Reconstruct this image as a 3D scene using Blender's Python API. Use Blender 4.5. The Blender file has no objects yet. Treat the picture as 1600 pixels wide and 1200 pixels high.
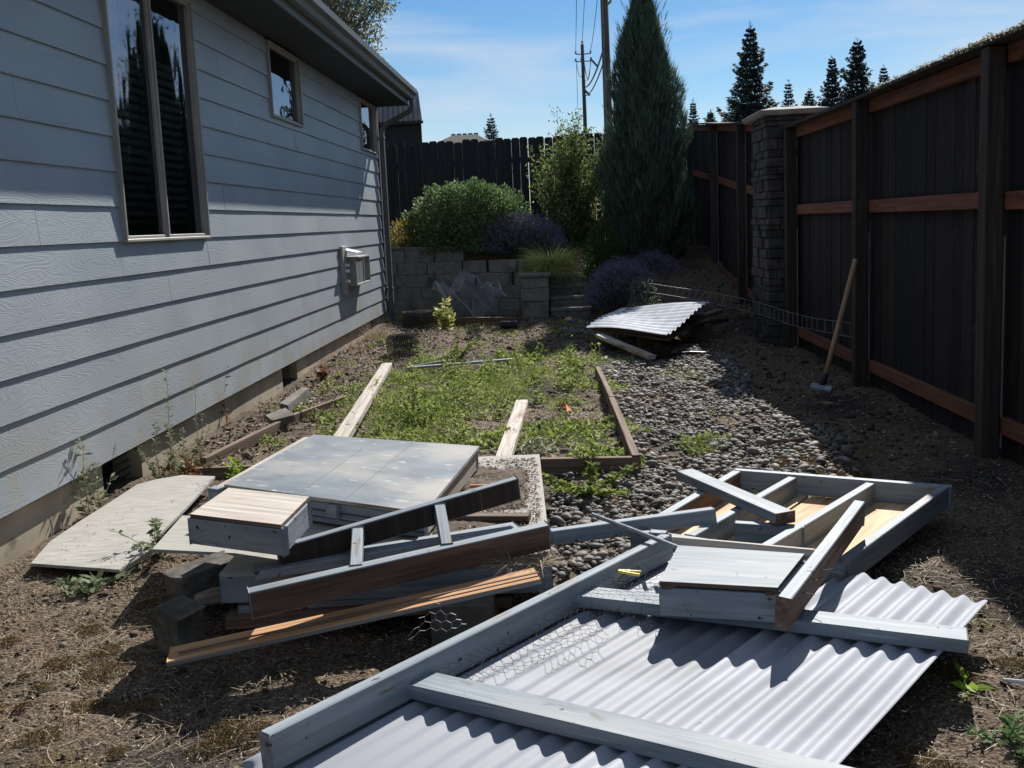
import bpy, bmesh, math, random
import numpy as np
from mathutils import Vector, Matrix, noise
from math import radians, sin, cos, pi
random.seed(7); RNG = np.random.default_rng(11)
scene = bpy.context.scene
COL = scene.collection

# ------------------------------------------------------------------ camera
F, CX, CY, H = 1500., 800., 540., 1.3
def _n(v): return v / np.linalg.norm(v)
_d1 = _n(np.array([71., 345 - CY, F])); _d2 = np.array([510., 12250 - CY, F]); _d2 = _n(_d2 - _d1 * np.dot(_d1, _d2))
RW = np.array([np.cross(_d1, -_d2), _d1, -_d2]); CAM = np.array([0., 0., H])
def _ray(x, y): return RW @ np.array([x - CX, y - CY, F])
def at(x, y, z=0.):            # world point at height z
    r = _ray(x, y); return Vector(CAM + r * ((z - H) / r[2]))
def atx(x, y, X):
    r = _ray(x, y); return Vector(CAM + r * (X / r[0]))
def aty(x, y, Y):
    r = _ray(x, y); return Vector(CAM + r * (Y / r[1]))
cam = bpy.data.objects.new('camera', bpy.data.cameras.new('camera')); COL.objects.link(cam)
M = Matrix(((RW[0][0], -RW[0][1], -RW[0][2], 0), (RW[1][0], -RW[1][1], -RW[1][2], 0), (RW[2][0], -RW[2][1], -RW[2][2], H), (0, 0, 0, 1)))
cam.matrix_world = M
cam.data.sensor_width = 36; cam.data.lens = F / 1600 * 36; cam.data.shift_y = -60 / 1600
cam.data.clip_start = .05; cam.data.clip_end = 2000
scene.camera = cam

# ------------------------------------------------------------------ sky and sun
SUN = Vector((.36, 1.15, 1.)).normalized()
world = bpy.data.worlds.new('World'); scene.world = world; world.use_nodes = True
wt = world.node_tree; wt.nodes.clear()
wo = wt.nodes.new('ShaderNodeOutputWorld'); bg = wt.nodes.new('ShaderNodeBackground'); sky = wt.nodes.new('ShaderNodeTexSky')
sky.sky_type = 'NISHITA'; sky.sun_disc = False
sky.sun_elevation = math.asin(SUN.z); sky.sun_rotation = math.atan2(SUN.x, SUN.y)
sky.air_density = 1.0; sky.dust_density = .1; sky.ozone_density = 3.5
tc = wt.nodes.new('ShaderNodeTexCoord'); mp = wt.nodes.new('ShaderNodeMapping'); mp.inputs['Scale'].default_value = (1.2, 1.2, 9); mp.inputs['Rotation'].default_value = (0, radians(-7), 0)
nz = wt.nodes.new('ShaderNodeTexNoise'); nz.inputs['Scale'].default_value = 2.3; nz.inputs['Detail'].default_value = 8; nz.inputs['Roughness'].default_value = .52; nz.inputs['Distortion'].default_value = .5
rp = wt.nodes.new('ShaderNodeValToRGB'); rp.color_ramp.elements[0].position = .36; rp.color_ramp.elements[1].position = .68
mx = wt.nodes.new('ShaderNodeMix'); mx.data_type = 'RGBA'; mx.inputs['B'].default_value = (7.2, 8.0, 9.0, 1)
mm = wt.nodes.new('ShaderNodeMath'); mm.operation = 'MULTIPLY'; mm.inputs[1].default_value = .75
L = wt.links.new
L(tc.outputs['Generated'], mp.inputs['Vector']); L(mp.outputs[0], nz.inputs['Vector']); L(nz.outputs[0], rp.inputs[0]); L(rp.outputs[0], mm.inputs[0]); L(mm.outputs[0], mx.inputs['Factor'])
hsv = wt.nodes.new('ShaderNodeHueSaturation'); hsv.inputs['Saturation'].default_value = 1.25; L(sky.outputs[0], hsv.inputs['Color']); L(hsv.outputs[0], mx.inputs['A']); L(mx.outputs['Result'], bg.inputs[0]); L(bg.outputs[0], wo.inputs[0])
bg.inputs[1].default_value = .061
sl = bpy.data.lights.new('sun', 'SUN'); sl.energy = 5.0; sl.angle = radians(.5); sl.color = (1, .965, .91)
so = bpy.data.objects.new('sun', sl); COL.objects.link(so); so.rotation_euler = SUN.to_track_quat('Z', 'Y').to_euler()
scene.view_settings.view_transform = 'Standard'; scene.view_settings.look = 'None'; scene.view_settings.gamma = 1; scene.view_settings.exposure = 0.60
scene.cycles.max_bounces = 6; scene.cycles.transparent_max_bounces = 16

# ------------------------------------------------------------------ materials
MATS = {}
def mat(name, cols, scale=(1, 1, 1), ns=5, detail=6, rough=.8, bump=.2, bdist=.01, layers=(), island=None, metal=0., spec=.35, coord='Object', rnd=.12, warp=0., transl=0., rr=0.):
    """cols: [(pos, rgb)] over stretched noise; layers: (rgb, noise scale, lo, hi, stretch); island: [(pos, rgb)] per loose piece"""
    m = bpy.data.materials.new(name); m.use_nodes = True; t = m.node_tree; N = t.nodes; l = t.links.new
    b = N['Principled BSDF']; b.inputs['Roughness'].default_value = rough; b.inputs['Metallic'].default_value = metal; b.inputs['Specular IOR Level'].default_value = spec
    tc = N.new('ShaderNodeTexCoord')
    oi = N.new('ShaderNodeObjectInfo'); off = N.new('ShaderNodeVectorMath'); off.operation = 'MULTIPLY_ADD'
    off.inputs[1].default_value = (0, 0, 0); l(tc.outputs[coord], off.inputs[0]); off.inputs[1].default_value = (1, 1, 1)
    cmb = N.new('ShaderNodeCombineXYZ'); ml = N.new('ShaderNodeMath'); ml.operation = 'MULTIPLY'; ml.inputs[1].default_value = 37.
    l(oi.outputs['Random'], ml.inputs[0])
    for i in range(3): l(ml.outputs[0], cmb.inputs[i])
    l(cmb.outputs[0], off.inputs[2])
    def ramp(cs, fac):
        r = N.new('ShaderNodeValToRGB'); e = r.color_ramp.elements
        while len(e) < len(cs): e.new(.5)
        for k, (p, c) in enumerate(cs): e[k].position = p; e[k].color = (*c, 1)
        l(fac, r.inputs[0]); return r.outputs[0]
    def nzn(sc, st, det=6, wp=0.):
        mp = N.new('ShaderNodeMapping'); mp.inputs['Scale'].default_value = st; l(off.outputs[0], mp.inputs[0])
        q = N.new('ShaderNodeTexNoise'); q.inputs['Scale'].default_value = sc; q.inputs['Detail'].default_value = det; q.inputs['Distortion'].default_value = wp
        l(mp.outputs[0], q.inputs['Vector']); return q.outputs[0]
    base = nzn(ns, scale, detail, warp)
    if island:
        g = N.new('ShaderNodeNewGeometry'); c = ramp(island, g.outputs['Random Per Island'])
        if cols:
            mxx = N.new('ShaderNodeMix'); mxx.data_type = 'RGBA'; mxx.blend_type = 'MULTIPLY'; mxx.inputs[0].default_value = 1
            l(c, mxx.inputs['A']); l(ramp(cols, base), mxx.inputs['B']); c = mxx.outputs['Result']
    else: c = ramp(cols, base)
    h = base
    for (rgb, s2, lo, hi, st) in layers:
        q = nzn(s2, st); mr = N.new('ShaderNodeMapRange'); mr.inputs[1].default_value = lo; mr.inputs[2].default_value = hi; l(q, mr.inputs[0])
        mxx = N.new('ShaderNodeMix'); mxx.data_type = 'RGBA'; l(mr.outputs[0], mxx.inputs[0]); l(c, mxx.inputs['A']); mxx.inputs['B'].default_value = (*rgb, 1); c = mxx.outputs['Result']
    if rnd:
        hs = N.new('ShaderNodeHueSaturation'); mr = N.new('ShaderNodeMapRange'); mr.inputs[3].default_value = 1 - rnd; mr.inputs[4].default_value = 1 + rnd
        l(oi.outputs['Random'], mr.inputs[0]); l(mr.outputs[0], hs.inputs['Value']); l(c, hs.inputs['Color']); c = hs.outputs[0]
    l(c, b.inputs['Base Color'])
    if bump:
        bp = N.new('ShaderNodeBump'); bp.inputs['Strength'].default_value = bump; bp.inputs['Distance'].default_value = bdist; l(h, bp.inputs['Height']); l(bp.outputs[0], b.inputs['Normal'])
    if transl:
        tr = N.new('ShaderNodeBsdfTranslucent'); l(c, tr.inputs[0]); ms = N.new('ShaderNodeMixShader'); ms.inputs[0].default_value = transl
        l(b.outputs[0], ms.inputs[1]); l(tr.outputs[0], ms.inputs[2]); l(ms.outputs[0], N['Material Output'].inputs[0])
    MATS[name] = m; return m

GR = (.55, 11, 11)        # wood grain stretch: along local x
m_paint = mat('grey painted wood', [(.3, (.125, .155, .185)), (.5, (.18, .215, .25)), (.7, (.245, .285, .315))], GR, 4, 8, .6, .6, .003,
    [((.12, .13, .135), 12, .60, .68, (.25, 9, 9)), ((.30, .32, .33), 2.0, .52, .7, (1, 2, 2)), ((.34, .37, .39), 9, .62, .74, (.5, 9, 9)), ((.10, .085, .07), 6, .66, .72, (1, 3, 3)), ((.04, .035, .03), 34, .675, .70, (1, 1, 1))])
m_paint_l = mat('pale worn paint', [(.3, (.175, .205, .235)), (.55, (.24, .275, .305)), (.75, (.315, .345, .365))], GR, 4, 8, .6, .6, .003,
    [((.19, .205, .21), 13, .60, .67, (.25, 9, 9)), ((.20, .16, .12), 7, .62, .70, (.8, 5, 5)), ((.05, .04, .035), 34, .675, .70, (1, 1, 1))])
m_brown = mat('bare brown timber', [(.3, (.075, .045, .032)), (.55, (.15, .092, .066)), (.75, (.24, .17, .13))], GR, 5, 8, .75, .5, .003,
    [((.17, .17, .17), 5, .6, .75, (.7, 4, 4))])
m_fresh = mat('fresh split timber', [(.3, (.36, .17, .075)), (.55, (.52, .28, .13)), (.75, (.66, .42, .22))], (.5, 14, 14), 5, 8, .7, .5, .003, [((.28, .12, .05), 9, .6, .7, (.4, 12, 12))])
m_ply = mat('raw plywood', [(.3, (.42, .25, .12)), (.5, (.58, .39, .22)), (.7, (.70, .52, .33))], (.6, 5, 5), 4, 7, .75, .2, .002, [((.25, .15, .08), 5, .62, .72, (.5, 5, 5))], warp=.8)
m_bleach = mat('bleached timber', [(.3, (.30, .25, .21)), (.5, (.44, .39, .34)), (.75, (.56, .52, .47))], (.45, 15, 15), 5, 8, .8, .8, .003, [((.22, .12, .07), 3.5, .60, .72, (.8, 3, 3)), ((.12, .09, .07), 8, .63, .7, (.25, 16, 16))])
m_lid = mat('chalky grey plywood', [(.3, (.135, .16, .185)), (.5, (.18, .21, .235)), (.7, (.24, .26, .275))], (1.3, 2.5, 1), 3.5, 9, .55, .25, .002,
    [((.56, .58, .59), 5.5, .60, .72, (1.6, 5, 1)), ((.38, .36, .33), 2.2, .50, .68, (1, 1, 1)), ((.16, .165, .165), 3, .64, .75, (1, 2, 1))])
m_oldply = mat('weathered grey plywood', [(.3, (.28, .268, .24)), (.5, (.35, .335, .305)), (.7, (.42, .405, .37))], (2, 16, 1), 6, 9, .85, .6, .003,
    [((.26, .23, .19), 12, .62, .72, (.4, 6, 1)), ((.12, .10, .08), 38, .69, .73, (1, 1, 1)), ((.30, .29, .26), 1.5, .5, .7, (1, 1, 1))])
m_soil = mat('spilled soil', [(.35, (.06, .043, .03)), (.6, (.14, .105, .075)), (.8, (.24, .185, .135))], (1, 1, 1), 45, 6, .95, 1, .008)
m_fence = mat('dark fence boards', [(.3, (.55, .55, .55)), (.55, (1, .97, .95)), (.8, (2.0, 1.8, 1.65))], (12, 12, .5), 4, 8, .85, .6, .005, [((.05, .038, .032), 6, .64, .70, (3, 3, .8)), ((.005, .004, .004), 9, .69, .71, (1.5, 1.5, 1))], island=[(0, (.007, .006, .006)), (.5, (.014, .010, .0095)), (1, (.026, .018, .015))], rnd=.1)
m_post = mat('dark fence post', [(.3, (.028, .021, .017)), (.6, (.055, .040, .032)), (.8, (.11, .085, .07))], (14, 14, .6), 4, 8, .85, .5, .004)
m_rail = mat('red brown fence rail', [(.3, (.10, .036, .019)), (.55, (.18, .068, .036)), (.8, (.26, .115, .065))], (12, .5, 14), 4, 8, .8, .5, .003, [((.06, .03, .02), 5, .62, .7, (3, 1, 3))])
m_bfence = mat('black weathered boards', [(.3, (.012, .012, .014)), (.55, (.024, .023, .025)), (.8, (.05, .046, .044))], (12, 12, .5), 4, 8, .85, .5, .004)
m_moss = mat('moss', [(.35, (.09, .095, .05)), (.55, (.19, .18, .11)), (.75, (.34, .32, .24))], (1, 1, 1), 30, 6, .95, 1, .01)
m_moss_o = mat('rusty ground moss', [(.35, (.09, .06, .02)), (.6, (.17, .11, .035)), (.8, (.24, .15, .05))], (1, 1, 1), 60, 6, .95, 1, .01)
m_found = mat('tan concrete', [(.35, (.26, .22, .165)), (.55, (.34, .29, .215)), (.75, (.42, .36, .27))], (1, 1, 1.6), 3, 9, .9, .3, .004, [((.14, .12, .09), 6, .62, .72, (1, 1, 2)), ((.10, .08, .06), 30, .70, .74, (1, 1, 1))])
m_block = mat('grey concrete block', [(.35, (.16, .147, .125)), (.55, (.215, .197, .17)), (.75, (.27, .25, .22))], (1, 1, 1), 14, 9, .9, .25, .003, [((.08, .075, .06), 3, .56, .7, (1, 1, 1))])
m_stone = mat('stacked stone veneer', [(.35, (.026, .024, .023)), (.55, (.055, .048, .044)), (.75, (.095, .085, .078))], (1, 1, 1), 9, 9, .85, .8, .01, island=None)
m_cap = mat('stone cap', [(.35, (.20, .17, .145)), (.7, (.34, .30, .26))], (1, 1, 1), 9, 8, .85, .5, .006)
m_trim = mat('dark grey trim metal', [(.3, (.085, .088, .092)), (.7, (.11, .113, .117))], (1, .2, 1), 5, 5, .5, .05, .001)
m_gut = mat('grey gutter metal', [(.3, (.10, .105, .11)), (.7, (.135, .14, .145))], (1, .2, 1), 5, 5, .45, .05, .001, [((.2, .2, .2), 8, .62, .75, (1, .2, 1))])
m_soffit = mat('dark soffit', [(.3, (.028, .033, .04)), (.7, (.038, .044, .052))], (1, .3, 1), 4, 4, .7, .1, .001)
m_frame = mat('taupe window frame', [(.3, (.26, .245, .225)), (.7, (.33, .31, .285))], (1, 1, 1), 5, 4, .45, .02, .001)
m_shingle = mat('roof shingles', [(.3, (.03, .03, .032)), (.7, (.08, .078, .076))], (1, 1, 1), 20, 6, .9, .6, .01)
m_plastic = mat('white corrugated plastic', [(.3, (.335, .352, .40)), (.7, (.385, .402, .448))], (.4, 2, 1), 3, 6, .5, 0, .001,
    [((.22, .21, .22), 26, .715, .74, (1, 1, 1)), ((.25, .26, .29), 1.7, .55, .75, (.4, 1.5, 1))], spec=.14, transl=.15)
# the thin plastic scatters light sideways, which evens out the shading of its waves
_n = m_plastic.node_tree; _g = _n.nodes.new('ShaderNodeNewGeometry'); _m = _n.nodes.new('ShaderNodeMix'); _m.data_type = 'VECTOR'; _m.inputs['Factor'].default_value = .5; _m.inputs[5].default_value = (0, 0, 1)
_n.links.new(_g.outputs['Normal'], _m.inputs[4]); _v = _n.nodes.new('ShaderNodeVectorMath'); _v.operation = 'NORMALIZE'; _n.links.new(_m.outputs[1], _v.inputs[0]); _n.links.new(_v.outputs[0], _n.nodes['Principled BSDF'].inputs['Normal'])
m_steelc = mat('dull corrugated metal', [(.3, (.42, .44, .47)), (.7, (.62, .63, .66))], (.4, 2, 1), 4, 6, .42, .05, .001, [((.20, .19, .19), 7, .62, .72, (.4, 3, 1))], spec=.5)
m_wire = mat('galvanised wire', [(.3, (.20, .20, .20)), (.7, (.34, .34, .35))], rough=.45, metal=.5, bump=0)
m_dwire = mat('dark mesh wire', [(.3, (.016, .016, .017)), (.7, (.05, .05, .05))], rough=.6, bump=0)
m_black = mat('black plastic', [(.3, (.008, .009, .011)), (.7, (.02, .021, .024))], rough=.5, bump=0)
m_white = mat('white enamel', [(.3, (.62, .62, .60)), (.7, (.74, .74, .71))], rough=.45, bump=0)
m_beige = mat('pale vent plastic', [(.3, (.20, .20, .195)), (.7, (.27, .27, .26))], rough=.5, bump=.02)
m_yellow = mat('yellow plastic', [(.3, (.66, .50, .04)), (.7, (.80, .62, .08))], rough=.4, bump=0, spec=.5)
m_handle = mat('ash handle', [(.3, (.30, .19, .10)), (.6, (.42, .28, .16)), (.8, (.50, .36, .22))], (14, 14, .5), 4, 7, .6, .2, .001)
m_steel = mat('worn hammer steel', [(.3, (.14, .17, .20)), (.7, (.40, .46, .50))], (1, 1, 1), 18, 6, .5, .3, .003, metal=.3)
m_pole = mat('dark utility pole', [(.3, (.035, .028, .024)), (.7, (.10, .085, .075))], (3, 3, .2), 4, 6, .9, .2, .01)
m_bark = mat('bark', [(.3, (.05, .04, .03)), (.7, (.14, .115, .09))], (4, 4, 1), 5, 6, .9, .5, .01)
m_curtain = mat('sheer curtain', [(.3, (.45, .44, .50)), (.7, (.8, .79, .86))], (1, 26, .4), 2, 3, .9, .1, .01, coord='Object')
m_blind = mat('window blind', [(.3, (.42, .50, .49)), (.7, (.52, .60, .58))], rough=.6, bump=0)
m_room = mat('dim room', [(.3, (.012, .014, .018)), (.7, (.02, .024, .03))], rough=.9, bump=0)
m_metalroof = mat('ribbed metal roof', [(.3, (.20, .205, .215)), (.7, (.26, .265, .275))], (1, 1, 1), 2, 4, .4, .05, .01, metal=.3)
m_barn = mat('dark barn wall', [(.3, (.012, .014, .018)), (.7, (.024, .027, .032))], rough=.8, bump=0)
m_tag = mat('red plastic scrap', [(.3, (.55, .12, .06)), (.7, (.70, .2, .10))], rough=.6, bump=0)

# foliage: colour per leaf
def fol(name, cs, tr=.35, rough=.6): return mat(name, None, island=cs, rough=rough, bump=0, transl=tr, rnd=0, spec=.3)
f_cyp = fol('cypress foliage', [(0, (.022, .044, .032)), (.5, (.065, .11, .074)), (1, (.15, .21, .14))], .2)
f_con = fol('fir needles', [(0, (.018, .034, .034)), (.6, (.036, .06, .054)), (1, (.065, .098, .082))], .15)
f_shr = fol("shrub leaves", [(0, (.06, .11, .04)), (.5, (.15, .23, .09)), (1, (.27, .34, .15))], .35)
f_loose = fol('light shrub leaves', [(0, (.06, .10, .025)), (.5, (.15, .20, .06)), (1, (.32, .36, .14))], .4)
f_lavg = fol('lavender stems', [(0, (.05, .075, .045)), (1, (.11, .14, .09))], .3)
f_lavp = fol('lavender flowers', [(0, (.10, .08, .15)), (.5, (.21, .17, .29)), (1, (.38, .33, .46))], .3)
f_tuft = fol('golden grass blades', [(0, (.13, .18, .04)), (.5, (.45, .45, .13)), (1, (.85, .8, .36))], .4)
f_weed = fol('weed leaves', [(0, (.07, .10, .02)), (.4, (.17, .23, .045)), (.8, (.30, .37, .09)), (1, (.50, .47, .22))], .45)
f_weedp = fol('pale weed leaves', [(0, (.11, .15, .07)), (.5, (.19, .23, .12)), (1, (.31, .34, .22))], .35)
f_dry = fol('dry stalks', [(0, (.20, .14, .08)), (.5, (.36, .28, .18)), (1, (.56, .47, .34))], .25)
f_rust = fol('withered leaves', [(0, (.10, .04, .02)), (.5, (.20, .09, .045)), (1, (.32, .18, .09))], .3)
f_yel = fol('yellowing leaves', [(0, (.14, .19, .04)), (.5, (.32, .28, .06)), (1, (.46, .24, .09))], .4)
f_lit = fol('bright young leaves', [(0, (.18, .32, .02)), (1, (.34, .48, .06))], .5)
m_chip = mat('bark mulch chips', None, island=[(0, (.025, .018, .013)), (.35, (.115, .078, .05)), (.7, (.28, .205, .135)), (1, (.72, .62, .47))], rough=.9, bump=0, rnd=0)
m_peb = mat('river stones', [(.3, (.75, .75, .75)), (.7, (1.2, 1.2, 1.2))], (1, 1, 1), 40, 5, .7, .15, .002, island=[(0, (.05, .046, .043)), (.35, (.11, .10, .092)), (.7, (.17, .155, .14)), (.9, (.25, .205, .165)), (1, (.38, .35, .32))], rnd=0, spec=.35)
m_leafl = mat('leaf litter', None, island=[(0, (.06, .04, .028)), (.5, (.17, .12, .09)), (1, (.40, .32, .26))], rough=.8, bump=0, rnd=0)

# ground
def ground_material():
    m = mat('dirt', [(.32, (.048, .033, .022)), (.5, (.12, .085, .057)), (.68, (.23, .175, .12))], (1, 1, 1), 85, 12, .95, 1, .02,
        [((.12, .085, .03), 2.1, .60, .68, (1, 1, 1)), ((.03, .024, .02), 1.1, .52, .66, (1, 1, 1)), ((.20, .16, .12), 120, .66, .72, (1, 1, 1))], rnd=0)
    return m
m_dirt = ground_material()
m_lawn = mat('far lawn', [(.3, (.03, .05, .015)), (.7, (.07, .10, .03))], (1, 1, 1), 3, 6, .95, .3, .02)

# lap siding with cedar-grain embossing
def siding_material():
    m = bpy.data.materials.new('grey cedar-grain siding'); m.use_nodes = True; t = m.node_tree; N = t.nodes; l = t.links.new; b = N['Principled BSDF']
    b.inputs['Roughness'].default_value = .5; b.inputs['Specular IOR Level'].default_value = .5
    g = N.new('ShaderNodeNewGeometry'); tcx = N.new('ShaderNodeTexCoord')
    cm = N.new('ShaderNodeCombineXYZ'); ml = N.new('ShaderNodeMath'); ml.operation = 'MULTIPLY'; ml.inputs[1].default_value = 53
    l(g.outputs['Random Per Island'], ml.inputs[0]); l(ml.outputs[0], cm.inputs[1]); l(ml.outputs[0], cm.inputs[2])
    ad = N.new('ShaderNodeVectorMath'); l(tcx.outputs['Object'], ad.inputs[0]); l(cm.outputs[0], ad.inputs[1])
    mp = N.new('ShaderNodeMapping'); mp.inputs['Scale'].default_value = (0, 1.6, 9); l(ad.outputs[0], mp.inputs[0])
    n1 = N.new('ShaderNodeTexNoise'); n1.inputs['Scale'].default_value = 1.0; n1.inputs['Detail'].default_value = 2.2; n1.inputs['Roughness'].default_value = .45; n1.inputs['Distortion'].default_value = .4; l(mp.outputs[0], n1.inputs[0])
    mu = N.new('ShaderNodeMath'); mu.operation = 'MULTIPLY'; mu.inputs[1].default_value = 170; l(n1.outputs[0], mu.inputs[0])
    si = N.new('ShaderNodeMath'); si.operation = 'SINE'; l(mu.outputs[0], si.inputs[0])
    m2 = N.new('ShaderNodeMapping'); m2.inputs['Scale'].default_value = (1, 3, 25); l(ad.outputs[0], m2.inputs[0])
    n2 = N.new('ShaderNodeTexNoise'); n2.inputs['Scale'].default_value = 3; n2.inputs['Detail'].default_value = 6; l(m2.outputs[0], n2.inputs[0])
    mk = N.new('ShaderNodeMath'); mk.operation = 'MULTIPLY'; l(si.outputs[0], mk.inputs[0]); l(n2.outputs[0], mk.inputs[1])
    bp = N.new('ShaderNodeBump'); bp.inputs['Strength'].default_value = .4; bp.inputs['Distance'].default_value = .0012; l(mk.outputs[0], bp.inputs['Height']); l(bp.outputs[0], b.inputs['Normal'])
    n3 = N.new('ShaderNodeTexNoise'); n3.inputs['Scale'].default_value = 1.4; n3.inputs['Detail'].default_value = 7; l(ad.outputs[0], n3.inputs[0])
    r = N.new('ShaderNodeValToRGB'); r.color_ramp.elements[0].position = .3; r.color_ramp.elements[0].color = (.238, .270, .300, 1); r.color_ramp.elements[1].position = .72; r.color_ramp.elements[1].color = (.312, .343, .368, 1)
    l(n3.outputs[0], r.inputs[0])
    sx = N.new('ShaderNodeSeparateXYZ'); l(tcx.outputs['Object'], sx.inputs[0]); mr = N.new('ShaderNodeMapRange'); mr.inputs[1].default_value = .75; mr.inputs[2].default_value = .2; l(sx.outputs[2], mr.inputs[0])
    n4 = N.new('ShaderNodeTexNoise'); n4.inputs['Scale'].default_value = 3.5; n4.inputs['Detail'].default_value = 9; l(tcx.outputs['Object'], n4.inputs[0]); mr4 = N.new('ShaderNodeMapRange'); mr4.inputs[1].default_value = .42; mr4.inputs[2].default_value = .75; l(n4.outputs[0], mr4.inputs[0])
    mu4 = N.new('ShaderNodeMath'); mu4.operation = 'MULTIPLY'; l(mr.outputs[0], mu4.inputs[0]); l(mr4.outputs[0], mu4.inputs[1]); mx4 = N.new('ShaderNodeMix'); mx4.data_type = 'RGBA'; l(mu4.outputs[0], mx4.inputs[0]); l(r.outputs[0], mx4.inputs['A']); mx4.inputs['B'].default_value = (.27, .24, .19, 1)
    l(mx4.outputs['Result'], b.inputs['Base Color']); return m
m_siding = siding_material()

def glass_material():
    m = bpy.data.materials.new('window glass'); m.use_nodes = True; t = m.node_tree; N = t.nodes; l = t.links.new; N.remove(N['Principled BSDF'])
    fr = N.new('ShaderNodeFresnel'); fr.inputs[0].default_value = 2.6
    gl = N.new('ShaderNodeBsdfGlossy'); gl.inputs['Roughness'].default_value = .012; gl.inputs[0].default_value = (.92, .9, 1, 1)
    tr = N.new('ShaderNodeBsdfTransparent'); tr.inputs[0].default_value = (.82, .88, .87, 1)
    n = N.new('ShaderNodeTexNoise'); n.inputs['Scale'].default_value = 2.5; bp = N.new('ShaderNodeBump'); bp.inputs['Strength'].default_value = .08; bp.inputs['Distance'].default_value = .02; l(n.outputs[0], bp.inputs['Height']); l(bp.outputs[0], gl.inputs['Normal'])
    ms = N.new('ShaderNodeMixShader'); l(fr.outputs[0], ms.inputs[0]); l(tr.outputs[0], ms.inputs[1]); l(gl.outputs[0], ms.inputs[2]); l(ms.outputs[0], N['Material Output'].inputs[0]); return m
m_glass = glass_material()

# ------------------------------------------------------------------ object helpers
def tag(o, label=None, cat=None, group=None, kind=None):
    if label: o['label'] = label
    if cat: o['category'] = cat
    if group: o['group'] = group
    if kind: o['kind'] = kind
    return o
def link(o, parent=None, mw=None):
    COL.objects.link(o)
    if parent is not None:
        o.parent = parent; o.matrix_parent_inverse = Matrix()
        if mw is None: mw = Matrix()
        o.matrix_local = PW[parent.name_full].inverted() @ mw
    elif mw is not None: o.matrix_world = mw
    PW[o.name_full] = mw.copy() if mw is not None else Matrix()
    return o
PW = {}
def thing(name, loc, label, cat, group=None):
    o = bpy.data.objects.new(name, None); o.empty_display_size = .1; link(o, None, Matrix.Translation(Vector(loc))); return tag(o, label, cat, group)
def np_mesh(name, V, Fc, m, parent=None, smooth=False, mi=None):
    V = np.asarray(V, np.float32); Fc = np.asarray(Fc, np.int32); me = bpy.data.meshes.new(name)
    me.vertices.add(len(V)); me.vertices.foreach_set('co', V.ravel()); k = Fc.shape[1]
    me.loops.add(Fc.size); me.loops.foreach_set('vertex_index', Fc.ravel()); me.polygons.add(len(Fc))
    me.polygons.foreach_set('loop_start', np.arange(0, Fc.size, k, dtype=np.int32)); me.polygons.foreach_set('loop_total', np.full(len(Fc), k, np.int32))
    if smooth: me.polygons.foreach_set('use_smooth', np.ones(len(Fc), bool))
    me.update(calc_edges=True)
    for q in (m if isinstance(m, (list, tuple)) else [m]): me.materials.append(q)
    if mi is not None: me.polygons.foreach_set('material_index', np.asarray(mi, np.int32))
    return link(bpy.data.objects.new(name, me), parent, Matrix())
class MB:
    def __init__(s): s.v = []; s.f = []; s.mi = []
    def add(s, vs, fs, mi=0):
        n = len(s.v); s.v += [tuple(v) for v in vs]; s.f += [tuple(i + n for i in f) for f in fs]; s.mi += [mi] * len(fs); return s
    def box(s, a, b, mi=0):
        (x0, y0, z0), (x1, y1, z1) = a, b
        return s.add([(x0, y0, z0), (x1, y0, z0), (x1, y1, z0), (x0, y1, z0), (x0, y0, z1), (x1, y0, z1), (x1, y1, z1), (x0, y1, z1)],
                     [(0, 3, 2, 1), (4, 5, 6, 7), (0, 1, 5, 4), (1, 2, 6, 5), (2, 3, 7, 6), (3, 0, 4, 7)], mi)
    def poly(s, pts, z0, z1, mi=0):   # extruded outline, counter-clockwise
        n = len(pts); v = [(p[0], p[1], z0) for p in pts] + [(p[0], p[1], z1) for p in pts]
        return s.add(v, [tuple(range(n - 1, -1, -1)), tuple(range(n, 2 * n))] + [(i, (i + 1) % n, n + (i + 1) % n, n + i) for i in range(n)], mi)
    def tube(s, pts, r, seg=6, mi=0, r1=None):
        pts = [Vector(p) for p in pts]; n = len(pts); vs = []
        for i, p in enumerate(pts):
            d = (pts[min(i + 1, n - 1)] - pts[max(i - 1, 0)]).normalized(); a = d.orthogonal().normalized() if i == 0 else (a - d * a.dot(d)).normalized(); b = d.cross(a)
            rr = r if r1 is None else r + (r1 - r) * i / (n - 1)
            vs += [p + (a * cos(2 * pi * k / seg) + b * sin(2 * pi * k / seg)) * rr for k in range(seg)]
        fs = [(i * seg + k, i * seg + (k + 1) % seg, (i + 1) * seg + (k + 1) % seg, (i + 1) * seg + k) for i in range(n - 1) for k in range(seg)]
        fs += [tuple(range(seg - 1, -1, -1)), tuple((n - 1) * seg + k for k in range(seg))]
        return s.add(vs, fs, mi)
    def build(s, name, m, parent=None, mw=None, bevel=0., smooth=False, seg=1):
        me = bpy.data.meshes.new(name); me.from_pydata([tuple(v) for v in s.v], [], s.f)
        for q in (m if isinstance(m, (list, tuple)) else [m]): me.materials.append(q)
        me.polygons.foreach_set('material_index', s.mi)
        if smooth: me.polygons.foreach_set('use_smooth', [True] * len(s.f))
        if bevel:
            bm = bmesh.new(); bm.from_mesh(me)
            es = [e for e in bm.edges if len(e.link_faces) == 2 and e.calc_face_angle(0) > .6]
            bmesh.ops.bevel(bm, geom=es, offset=bevel, segments=seg, profile=.6, affect='EDGES'); bm.to_mesh(me); bm.free()
        me.update(); return link(bpy.data.objects.new(name, me), parent, mw)
def frame_matrix(o, u, v, n):
    return Matrix(((u.x, v.x, n.x, o.x), (u.y, v.y, n.y, o.y), (u.z, v.z, n.z, o.z), (0, 0, 0, 1)))
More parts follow.
